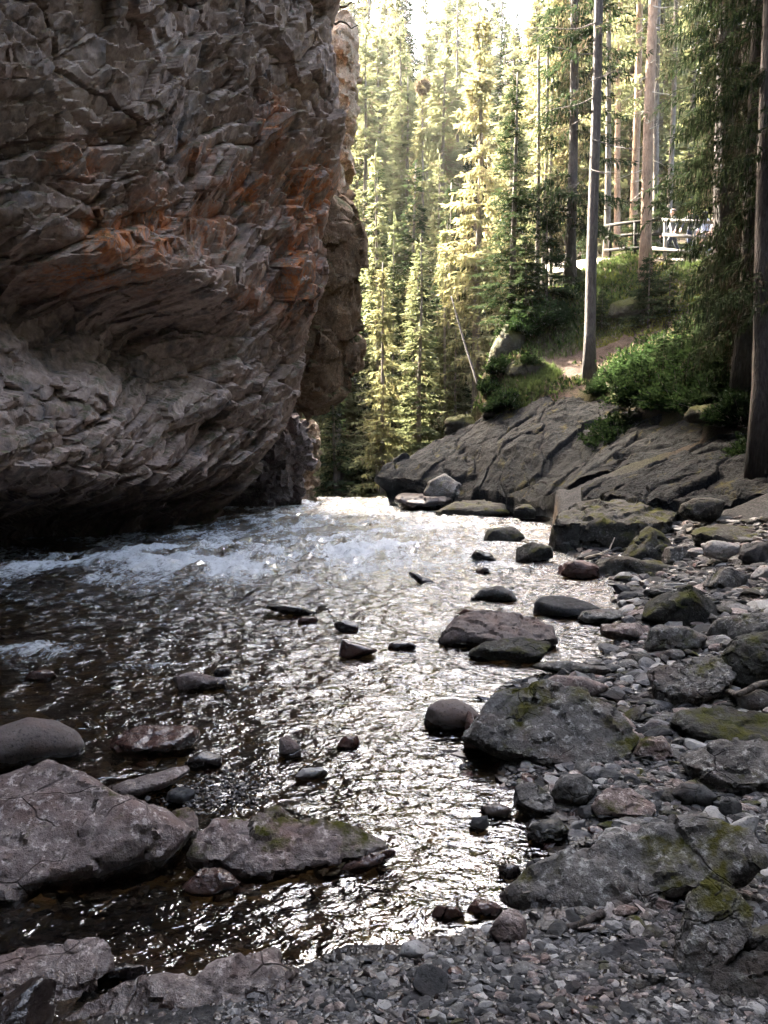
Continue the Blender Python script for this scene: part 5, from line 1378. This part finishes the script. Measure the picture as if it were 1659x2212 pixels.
for i, (px, py, d, s, lab) in enumerate([
    (1335, 880, 21.8, 1.25, 'dark green shrub at the lower tip of the thicket on the slab'), (1400, 850, 21.5, 1.5, 'leafy shrub in the middle of the thicket on the slab'), (1470, 870, 19.6, 1.35, 'leafy shrub on the upper edge of the long dark slab'),
    (1540, 880, 18.0, 1.2, 'bright-leaved shrub left of the trunks at the right edge'), (1360, 800, 23.4, 1.2, 'tall shrub at the back of the thicket next to the straight trunk'), (1440, 790, 22.0, 1.4, 'tall shrub at the back of the thicket beside the dirt path'),
    (1610, 900, 16.4, 1.0, 'low shrub under the draped trunks at the right'), (1520, 800, 20.0, 1.3, 'dark shrub behind the bright-leaved shrub'), (1165, 700, 29.0, 1.3, 'dark shrub on the rim above the gorge'), (1125, 720, 28.8, 1.1, 'dark shrub at the rim under the thin young spruce'),
    (1205, 690, 29.3, 1.0, 'green shrub on the rim behind the straight trunk'), (1095, 855, 26.4, 0.85, 'green shrub hanging over the end of the slab above the gorge'), (1070, 885, 26.8, 0.7, 'small green shrub at the rim where the slab meets the gorge'), (1590, 690, 21.0, 1.4, 'shaded shrub at the foot of the draped trunk'),
    (1078, 800, 27.6, 0.8, 'dark shrub on the steep rim between hummock and gorge'), (1062, 840, 27.3, 0.7, 'dark shrub low on the steep rim of the gorge'), (1145, 780, 26.9, 0.6, 'grassy shrub on the rounded hummock'), (1290, 845, 24.4, 0.6, 'small shrub at the foot of the straight dark trunk'), (1240, 650, 30.2, 1.0, 'shrub on the slope behind the straight dark trunk'), (1330, 640, 29.6, 0.8, 'low shrub on the slope right of the straight dark trunk'), (1640, 880, 15.6, 0.9, 'dark shrub at the right edge by the trunk above the rubble')]):
    put_shrub(px, py, d, s, lab, i)
for i, (px, py, d, s, lab) in enumerate([
    (1432, 800, 21.0, 0.75, 'open young spruce rising from the thicket on the slab'), (1400, 700, 27.0, 0.95, 'young spruce on the slope below the pale bare trunk'), (1445, 690, 26.6, 0.8, 'young spruce beside the steep dirt path'),
    (1300, 720, 28.0, 0.55, 'sapling spruce on the slope right of the straight trunk'), (1135, 700, 29.4, 1.2, 'dense young spruce at the rim of the gorge'), (1180, 680, 30.0, 1.3, 'dense young spruce behind the rim shrubs'), (1530, 760, 21.0, 1.2, 'dark young spruce under the draped trunk'),
    (1580, 850, 17.5, 1.0, 'dark young spruce beside the draped trunks at the right'), (1470, 830, 20.6, 0.8, 'young spruce in the middle of the thicket on the slab'), (1425, 540, 31.8, 1.0, 'light green young spruce leaning over the railing'), (1380, 545, 33.0, 0.9, 'light green young spruce behind the shaded railing'), (1350, 860, 22.0, 0.7, 'low young spruce at the tip of the thicket')]):
    p = at(px, py, d)
    r = empty('young_spruce', (p[0], p[1], gz(p[0], p[1]) - 0.05), i * 0.9)
    r.scale = (s, s, s * 1.15)
    tag(r, lab, 'young tree')
    obj('trunk', ytk, r); obj('crown', yspr, r)
# mossy hummocks
for i, (poly, d, lab) in enumerate([
    ([(1192, 640), (1200, 600), (1240, 582), (1270, 600), (1272, 650), (1230, 665)], 31.0, 'yellow-green mossy hummock left of the straight dark trunk'),
    ([(1050, 830), (1060, 760), (1090, 700), (1130, 720), (1140, 800), (1090, 850)], 28.6, 'dark mossy overhang of the bank above the gorge'),
    ([(1090, 815), (1100, 785), (1135, 772), (1180, 785), (1190, 810), (1140, 840)], 27.0, 'rounded grassy hummock at the edge of the dirt path'),
    ([(1040, 900), (1045, 870), (1080, 850), (1115, 860), (1120, 880), (1075, 900)], 26.8, 'mossy cushion on the rim where the slab begins'),
    ([(960, 935), (965, 905), (1010, 895), (1050, 905), (1040, 935), (990, 948)], 28.2, 'dark mossy rock hanging over the gorge below the slab rim'),
    ([(1490, 905), (1500, 880), (1580, 870), (1660, 875), (1660, 910), (1560, 918)], 16.9, 'mossy bank edge overhanging the upper right of the slab'),
    ([(1560, 640), (1540, 600), (1500, 590), (1480, 610), (1490, 640)], 28.2, 'sunlit mossy hummock beside the steep path below the trail'),
    ([(1320, 680), (1330, 655), (1380, 640), (1440, 650), (1450, 675), (1390, 690)], 27.6, 'low mossy rock on the slope between path and pale trunk')]):
    add_rock('mossy_hummock', poly, lab, 'moss_rock' if 'moss_rock' in M else 'rock_mossy', 'hummock', d=d, thick=0.9, seed=400 + i, level=5, rough=0.05, facets=4)
# grass on the hummocks and the slope, moss tufts
def tufts(name, centres, n, ln, mat, label, seed, wid=0.06, zfun=None, lay=0.35):
    rng = np.random.default_rng(seed)
    Q = []
    for (x, y, z, r, k) in centres:
        m = int(n * k)
        a = rng.uniform(0, 6.28, m); q = r * np.sqrt(rng.random(m))
        X_, Y_ = x + np.cos(a) * q, y + np.sin(a) * q
        Q.append(np.stack([X_, Y_, ground_z(X_, Y_) if z is None else np.full(m, z) + 0.25 * r * (1 - (q / r) ** 2)], 1))
    Q = np.concatenate(Q)
    D = np.stack([rng.normal(size=len(Q)) * lay, rng.normal(size=len(Q)) * lay - 0.1, np.ones(len(Q))], 1)
    v, f = kites(Q, D, ln * rng.uniform(0.5, 1.3, len(Q)), ln * wid, rng, 0.1)
    return tag(obj(name, mesh_of(name, v, f, [M[mat]])), label, kind='stuff')
def C(px, py, d, r, k, z=None):
    p = at(px, py, d)
    return (p[0], p[1], z if z is None else p[2] + z, r, k)
tufts('grass', [C(1135, 770, 26.6, 0.9, 1.2), C(1165, 780, 26.4, 0.7, 0.8), C(1200, 700, 28.6, 1.3, 1.0), C(1110, 810, 26.5, 0.6, 0.6), C(1250, 690, 29.0, 1.4, 1.0), C(1350, 660, 28.5, 1.4, 0.8), C(1500, 600, 28.6, 0.9, 0.8), C(1090, 850, 26.3, 0.6, 0.6), C(1320, 610, 31.0, 1.4, 0.8)],
      1900, 0.22, 'grass', 'fine green grass on the hummocks and slope of the bank', 7, 0.05)
tufts('moss_tufts', [C(1310, 700, 28.0, 1.0, 1.0), C(1430, 680, 27.2, 1.2, 1.2), C(1240, 630, 30.5, 1.0, 0.8), C(1380, 640, 29.0, 1.4, 1.0), C(1540, 615, 28.0, 0.8, 0.8), C(1300, 640, 29.5, 1.2, 0.8)],
      2400, 0.07, 'moss', 'yellow-green moss tufts on the slope of the bank', 8, 0.3)

# low plants and litter over the whole wooded slope
rng = np.random.default_rng(55)
k = 60000
ux, uy = rng.uniform(2.5, 14, k), rng.uniform(20, 33, k)
uz = ground_z(ux, uy)
PX_, PY_ = to_px(ux, uy, uz)
dens = fbm(np.stack([ux * 0.9, uy * 0.9, ux * 0], 1), 61, 3)
sl = np.zeros(k)
for px, py, d, rx, ry in [(1250, 745, 27.4, 2.4, 0.8), (1350, 735, 27.0, 1.6, 0.9), (1480, 650, 27.0, 0.6, 2.0), (1240, 800, 26.3, 1.4, 0.6)]:
    q_ = at(px, py, d)
    sl = np.maximum(sl, blob(ux, uy, q_[0], q_[1], rx, ry))
ok = (uz > 2.6) & (PY_ < 905) & (PX_ > 1000) & (dens > -0.15) & (sl < 0.45 + 0.2 * rng.random(k)) & (uy > 25.2 - np.clip(ux - 6.2, 0, 9) * 1.3)
Q = np.stack([ux, uy, uz - 0.02], 1)[ok]
D = np.stack([rng.normal(size=len(Q)) * 0.8, rng.normal(size=len(Q)) * 0.8, np.ones(len(Q))], 1)
v, f = kites(Q, D, rng.uniform(0.06, 0.26, len(Q)), 0.035, rng, 0.2)
mi = rng.choice(3, len(Q), p=[0.45, 0.35, 0.2])
tag(obj('undergrowth', mesh_of('undergrowth', v, f, [M['grass'], M['shrub'], M['twig']], None, mi)), 'low plants, needles and twigs covering the wooded slope', kind='stuff')

# ------------------------------------------------------------------ trail, railing, walkers
M['path'] = (lambda T: T.done(T.bsdf(T.ramp(T.noise(T.geo('Position'), 14, 5, 0.7), [(0.3, (0.30, 0.26, 0.21)), (0.7, (0.46, 0.42, 0.36))]), 0.9, T.bump(T.noise(T.geo('Position'), 30, 4, 0.7), 0.02, 0.6))))(NT('trail_surface'))
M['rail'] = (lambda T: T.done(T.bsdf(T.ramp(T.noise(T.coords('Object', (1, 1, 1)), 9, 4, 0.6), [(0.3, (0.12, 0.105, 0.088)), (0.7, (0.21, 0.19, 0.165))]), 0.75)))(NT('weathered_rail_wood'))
M['rail_shade'] = (lambda T: T.done(T.bsdf(T.ramp(T.noise(T.coords('Object', (1, 1, 1)), 9, 4, 0.6), [(0.3, (0.010, 0.009, 0.008)), (0.7, (0.022, 0.019, 0.016))]), 0.85, None, 0.1)))(NT('shade_toned_rail_wood'))  # rail wood again, with the shade on this run put into its colour
edge = [at(*p) for p in [(1180, 575, 35.5), (1290, 561, 33.2), (1400, 561, 31.2), (1480, 562, 29.9), (1545, 566, 29.2), (1640, 570, 28.6), (1760, 570, 28.2)]]
edge = np.array(edge)
s = np.linspace(0, 1, 60); so = np.linspace(0, 1, len(edge))
ec = np.stack([np.interp(s, so, edge[:, k]) for k in range(3)], 1)
ec[:, 2] = np.interp(s, so, edge[:, 2])
offs = np.linspace(-0.15, 1.7, 9)
tg_ = np.gradient(ec, axis=0); nr_ = np.stack([-tg_[:, 1], tg_[:, 0], 0 * s], 1); nr_ /= np.linalg.norm(nr_, axis=1)[:, None]
pv = np.stack([ec + nr_ * o + [0, 0, 0.05 + 0.02 * math.sin(o * 3)] for o in offs], 1)
pv = np.concatenate([pv, (ec + nr_ * -0.25 + [0, 0, -0.35])[:, None]], 1)[:, [9, 0, 1, 2, 3, 4, 5, 6, 7, 8]]
pv = pv.reshape(-1, 3)
pv[:, 2] += 0.02 * fbm(pv * 2, 88, 3)
tag(obj('trail_path', mesh_of('trail_path', pv, grid_faces(60, 10), [M['path']], 1)), 'pale sunlit hiking trail behind the railing', kind='structure')
def rail_run(name, label, posts, rails, mat='rail'):
    b = posts[0][0]
    r = empty(name, tuple(b))
    tag(r, label, 'railing', 'trail railings')
    for base, top in posts:
        v, f = tube(np.array([base - [0, 0, 0.3], (base + top) / 2, top]) - b, 0.065, 8)
        obj('post', clean_quads('post', v, f, [M[mat]], 1), r)
    for pts in rails:
        pts = np.array(pts)
        v, f = tube(pts - b, 0.06, 8)
        obj('rail', clean_quads('rail', v, f, [M[mat]], 1), r)
rail_run('trail_railing', 'pale sunlit wooden railing in front of the walkers',
         [(at(1437, 562, 30.2), at(1437, 473, 30.2)), (at(1500, 566, 29.4), at(1500, 476, 29.4)), (at(1556, 570, 28.9), at(1556, 478, 28.9))],
         [[at(1430, 475, 30.2), at(1490, 478, 29.5), at(1556, 481, 28.85)], [at(1432, 507, 30.2), at(1490, 511, 29.5), at(1556, 516, 28.85)], [at(1402, 536, 30.6), at(1470, 543, 29.7), at(1556, 550, 28.85)]])
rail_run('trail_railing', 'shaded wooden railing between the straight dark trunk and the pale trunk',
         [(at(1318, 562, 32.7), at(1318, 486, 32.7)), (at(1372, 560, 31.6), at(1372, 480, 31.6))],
         [[at(1306, 488, 32.9), at(1350, 482, 32.1), at(1432, 474, 30.3)], [at(1306, 514, 32.9), at(1350, 508, 32.1), at(1432, 505, 30.3)], [at(1306, 541, 32.9), at(1350, 537, 32.1), at(1404, 535, 30.7)]], 'rail_shade')
def flat_mat(name, c, rough=0.85, var=0.25):
    T = NT(name)
    n = T.noise(T.geo('Position'), 18, 3, 0.6)
    return T.done(T.bsdf(T.ramp(n, [(0.3, tuple(x * (1 - var) for x in c)), (0.7, tuple(min(1, x * (1 + var)) for x in c))]), rough))
SKIN = flat_mat('skin', (0.50, 0.30, 0.22), 0.55, 0.06)
def person(label, foot, facing, shirt, trousers, hair, stride=0.28, sleeve=True, height=1.74, bag=None, arm_f=0.5, arm_b=-0.4, bend=0.0):
    """one walking figure; +Y of its own frame is the way it faces"""
    s = height / 1.75
    J, E, mt = [], [], []
    def j(p, r):
        J.append((np.array(p) * s, r * s)); return len(J) - 1
    def e(a, b, m):
        E.append((a, b)); mt.append(m)
    pel = j((0, 0, 0.95), 0.135); wst = j((0, 0.01 + bend * 0.1, 1.10), 0.125); chs = j((0, 0.01 + bend * 0.25, 1.30), 0.15); shd = j((0, 0.0 + bend * 0.33, 1.42), 0.10)
    nck = j((0, 0.01 + bend * 0.38, 1.50), 0.056); chin = j((0, 0.03 + bend * 0.42, 1.565), 0.075); hd = j((0, 0.03 + bend * 0.45, 1.645), 0.092); crn = j((0, 0.015 + bend * 0.46, 1.70), 0.07)
    nose = j((0, 0.135 + bend * 0.45, 1.615), 0.014)
    e(pel, wst, 1); e(wst, chs, 1); e(chs, shd, 1); e(shd, nck, 0); e(nck, chin, 0); e(chin, hd, 0); e(hd, crn, 0); e(hd, nose, 0)
    for sd, st in ((-1, stride), (1, -stride)):
        hp = j((sd * 0.09, 0, 0.90), 0.10)
        kn = j((sd * 0.10, st * 0.62 + 0.05, 0.50), 0.065)
        an = j((sd * 0.10, st * 1.0 - (0.05 if st < 0 else 0.0), 0.10 + (0.05 if st < 0 else 0)), 0.046)
        to = j((sd * 0.115, st * 1.0 + 0.15, 0.045), 0.042)
        he = j((sd * 0.10, st * 1.0 - 0.05, 0.05), 0.04)
        e(pel, hp, 2); e(hp, kn, 2); e(kn, an, 2); e(an, to, 3); e(an, he, 3)
        ar = arm_b if st > 0 else arm_f
        sh = j((sd * 0.19, bend * 0.33, 1.40), 0.062)
        el = j((sd * 0.245, bend * 0.33 + ar * 0.28, 1.14), 0.046)
        wr = j((sd * 0.235, bend * 0.33 + ar * 0.45 + 0.12, 0.93 + 0.10 * abs(ar)), 0.030)
        hn = j((sd * 0.225, bend * 0.33 + ar * 0.50 + 0.16, 0.85 + 0.12 * abs(ar)), 0.036)
        e(shd, sh, 1); e(sh, el, 1); e(el, wr, 1 if sleeve else 0); e(wr, hn, 0)
        for q in range(4):
            fg = j((sd * (0.245 - 0.018 * q), bend * 0.33 + ar * 0.5 + 0.20 - 0.012 * q, 0.775 + 0.12 * abs(ar) - (0.012 if q in (1, 2) else 0)), 0.010)
            e(hn, fg, 0)
        tm = j((sd * 0.195, bend * 0.33 + ar * 0.5 + 0.20, 0.83 + 0.12 * abs(ar)), 0.011)
        e(hn, tm, 0)
    me = bpy.data.meshes.new('skeleton')
    me.from_pydata([tuple(p) for p, r in J], E, [])
    o = bpy.data.objects.new('skeleton', me)
    COL.objects.link(o)
    md = o.modifiers.new('skin', 'SKIN'); md.use_smooth_shade = True
    for i, (p, r) in enumerate(J):
        me.skin_vertices[0].data[i].radius = (r, r)
        me.skin_vertices[0].data[i].use_root = (i == 0)
    sb = o.modifiers.new('sub', 'SUBSURF'); sb.levels = 2; sb.render_levels = 2
    dg = bpy.context.evaluated_depsgraph_get()
    dg.update()
    bme = bpy.data.meshes.new_from_object(o.evaluated_get(dg))
    bpy.data.objects.remove(o)
    bme.name = 'body'
    v = np.zeros(len(bme.vertices) * 3); bme.vertices.foreach_get('co', v); v = v.reshape(-1, 3)
    A = np.array([J[a][0] for a, b in E]); Bv = np.array([J[b][0] for a, b in E])
    bme.materials.clear()
    for m in (SKIN, shirt, trousers, SHOE):
        bme.materials.append(m)
    idx = []
    for pgn in bme.polygons:
        c = np.array(pgn.center)
        ab = Bv - A
        t = np.clip(((c - A) * ab).sum(1) / ((ab * ab).sum(1) + 1e-9), 0, 1)
        dd = np.linalg.norm(c - (A + ab * t[:, None]), axis=1)
        k = mt[int(dd.argmin())]
        if k == 0 and c[2] < 1.49 * s and abs(c[0]) < 0.13 * s and c[2] > 1.2 * s: k = 1
        if k == 1 and c[2] < 0.97 * s and abs(c[0]) < 0.17 * s: k = 2
        if k == 2 and c[2] > 1.0 * s: k = 1
        idx.append(k)
    bme.polygons.foreach_set('material_index', idx)
    bme.polygons.foreach_set('use_smooth', [True] * len(idx))
    r = empty('person', tuple(foot), facing)
    tag(r, label, 'person')
    obj('body', bme, r)
    vv, ff = ico(4)
    hp = vv * np.array([0.098, 0.112, 0.105]) * s
    k = (vv[:, 2] > -0.1 - 0.5 * (vv[:, 1] < -0.1)) & ((vv[:, 1] < 0.45) | (vv[:, 2] > 0.45))
    keep = k[ff].all(1)
    hp = hp * (1 + 0.05 * fbm(vv * 4, 5, 2))[:, None] + np.array([0, 0.012 + bend * 0.45, 1.655]) * s
    obj('hair', mesh_of('hair', hp, ff[keep], [hair], 1), r)
    for sd in (-1, 1):
        ev, ef = ico(2)
        obj('ear', mesh_of('ear', ev * [0.012, 0.022, 0.032] + np.array([sd * 0.092, 0.02 + bend * 0.45, 1.625]) * s, ef, [SKIN], 1), r)
        obj('eye', mesh_of('eye', ev * 0.013 + np.array([sd * 0.034, 0.108 + bend * 0.45, 1.645]) * s, ef, [HAIR_D], 1), r)
    if bag is not None:
        bv, bf = ico(4)
        bb = np.sign(bv) * np.abs(bv) ** 0.6 * np.array([0.15, 0.09, 0.23]) + [0, -0.20 + bend * 0.2, 1.22]
        obj('backpack', mesh_of('backpack', bb * s, bf, [bag], 1), r)
    return r
HAIR_D = flat_mat('dark_hair', (0.022, 0.016, 0.012), 0.5, 0.3)
HAIR_B = flat_mat('brown_hair', (0.09, 0.045, 0.022), 0.5, 0.3)
SHOE = flat_mat('shoe', (0.05, 0.045, 0.04))
GREY_T = flat_mat('charcoal_cloth', (0.045, 0.048, 0.055)); JEANS = flat_mat('dark_jeans', (0.03, 0.034, 0.045)); BLACK = flat_mat('black_cloth', (0.018, 0.018, 0.022))
PINK = flat_mat('pale_pink_cloth', (0.60, 0.40, 0.36)); BLUE = flat_mat('grey_blue_cloth', (0.25, 0.29, 0.38)); NAVY = flat_mat('navy_cloth', (0.03, 0.04, 0.07))
def on_trail(px, d):
    p = at(px, 560, d)
    i = int(np.argmin(np.abs(ec[:, 0] - p[0]) + np.abs(ec[:, 1] - p[1])))
    return np.array([p[0], p[1], ec[i, 2] + 0.06])
LEFTWARD = math.radians(90)
person('walker with brown hair in charcoal shirt and dark jeans heading left behind the pale railing', on_trail(1453, 30.6), LEFTWARD - 0.25, GREY_T, JEANS, HAIR_B, 0.26, True, 1.76)
person('walker in black jacket behind the pale railing, turned towards the slope', on_trail(1493, 30.4), LEFTWARD + 0.9, BLACK, NAVY, HAIR_D, 0.12, True, 1.78, bag=BLACK, bend=0.25)
person('dark-haired walker partly hidden behind the walker in black jacket', on_trail(1521, 31.2), LEFTWARD + 0.1, BLUE, BLACK, HAIR_D, 0.2, True, 1.68)
person('walker in pale pink top half hidden by the draped trunk', on_trail(1541, 29.9), LEFTWARD, PINK, BLUE, HAIR_B, 0.22, False, 1.70)

# ------------------------------------------------------------------ wood lying about
def limb(name, pts, r0, r1, mat, label, cat='branch', sides=7, wob=0.0, seed=0):
    pts = np.array(pts)
    so = np.linspace(0, 1, len(pts)); s = np.linspace(0, 1, 4 * len(pts))
    q = np.stack([np.interp(s, so, pts[:, k]) for k in range(3)], 1)
    q = q + wob * np.stack([fbm(q * 5, seed + k, 2) for k in range(3)], 1)
    b = q[0].copy()
    v, f = tube(q - b, np.linspace(r0, r1, len(s)), sides)
    tag(obj(name, clean_quads(name, v, f, [M[mat]], 1), None, tuple(b)), label, cat)
limb('fallen_branch', [hit(1470, 1528) + [0, 0, .02], hit(1520, 1524) + [0, 0, .03], hit(1560, 1516) + [0, 0, .06], at(1600, 1500, 5.0), at(1640, 1480, 5.0), at(1700, 1474, 5.05)], 0.012, 0.024, 'bark', 'curved grey branch lying over stones at the right edge', wob=0.02)
limb('driftwood', [hit(1195, 2008) + [0, 0, .01], hit(1250, 2010) + [0, 0, .025], hit(1300, 1985) + [0, 0, .02]], 0.010, 0.016, 'bark_dark', 'broken piece of dark driftwood under the long slab boulder', 'driftwood', wob=0.01)
limb('twig', [at(1262, 1206, 12.9), at(1296, 1196, 12.8), at(1318, 1186, 12.8), at(1326, 1160, 12.8)], 0.02, 0.008, 'bark_pale', 'pale bent twig caught at the foot of the big dark block', 'twig', wob=0.02)
limb('twig', [at(1285, 1200, 12.7), at(1320, 1203, 12.5), at(1345, 1195, 12.6)], 0.014, 0.006, 'bark', 'thin dark twig next to the pale bent twig', 'twig', wob=0.03)
limb('leaning_log', [at(975, 640, 37.5), at(1000, 730, 37), at(1035, 840, 36)], 0.03, 0.06, 'bark_dark', 'thin dead trunk leaning down the bank into the gorge', 'log')
limb('twig', [hit(738, 1848) + [0, 0, .02], hit(770, 1832) + [0, 0, .03]], 0.004, 0.003, 'bark_pale', 'pale sliver of wood behind the flat reddish stone', 'twig')
for i, (a, b, c, lab) in enumerate([((730, 20, 21), (755, 12, 21), (790, 22, 21), 'bare twig jutting from the top of the cliff edge'), ((728, 45, 21), (750, 50, 21), (775, 60, 21), 'lower bare twig jutting from the cliff edge'), ((715, -10, 21), (750, -2, 21), (782, 4, 21), 'upper bare twig at the top of the cliff edge')]):
    limb('twig', [at(*a), at(*b), at(*c)], 0.03, 0.008, 'twig', lab, 'twig', wob=0.12, seed=i)

# ------------------------------------------------------------------ spray and forest air
bm = bmesh.new()
bmesh.ops.create_cube(bm, size=1.0)
hm = bpy.data.meshes.new('haze')
bm.to_mesh(hm); bm.free()
T = NT('haze_air')
pv_ = T.n('VolumePrincipled')
pv_.inputs['Color'].default_value = (0.95, 0.96, 0.97, 1)
pv_.inputs['Density'].default_value = 0.00014
pv_.inputs['Anisotropy'].default_value = 0.3
T.l(pv_.outputs[0], T.out.inputs['Volume'])
hm.materials.append(T.m)
hz_ = obj('haze', hm, None, (1, 80, 34))
hz_.scale = (130, 200, 96)
tag(hz_, 'thin pale haze hanging in the sunlit gorge', kind='stuff')
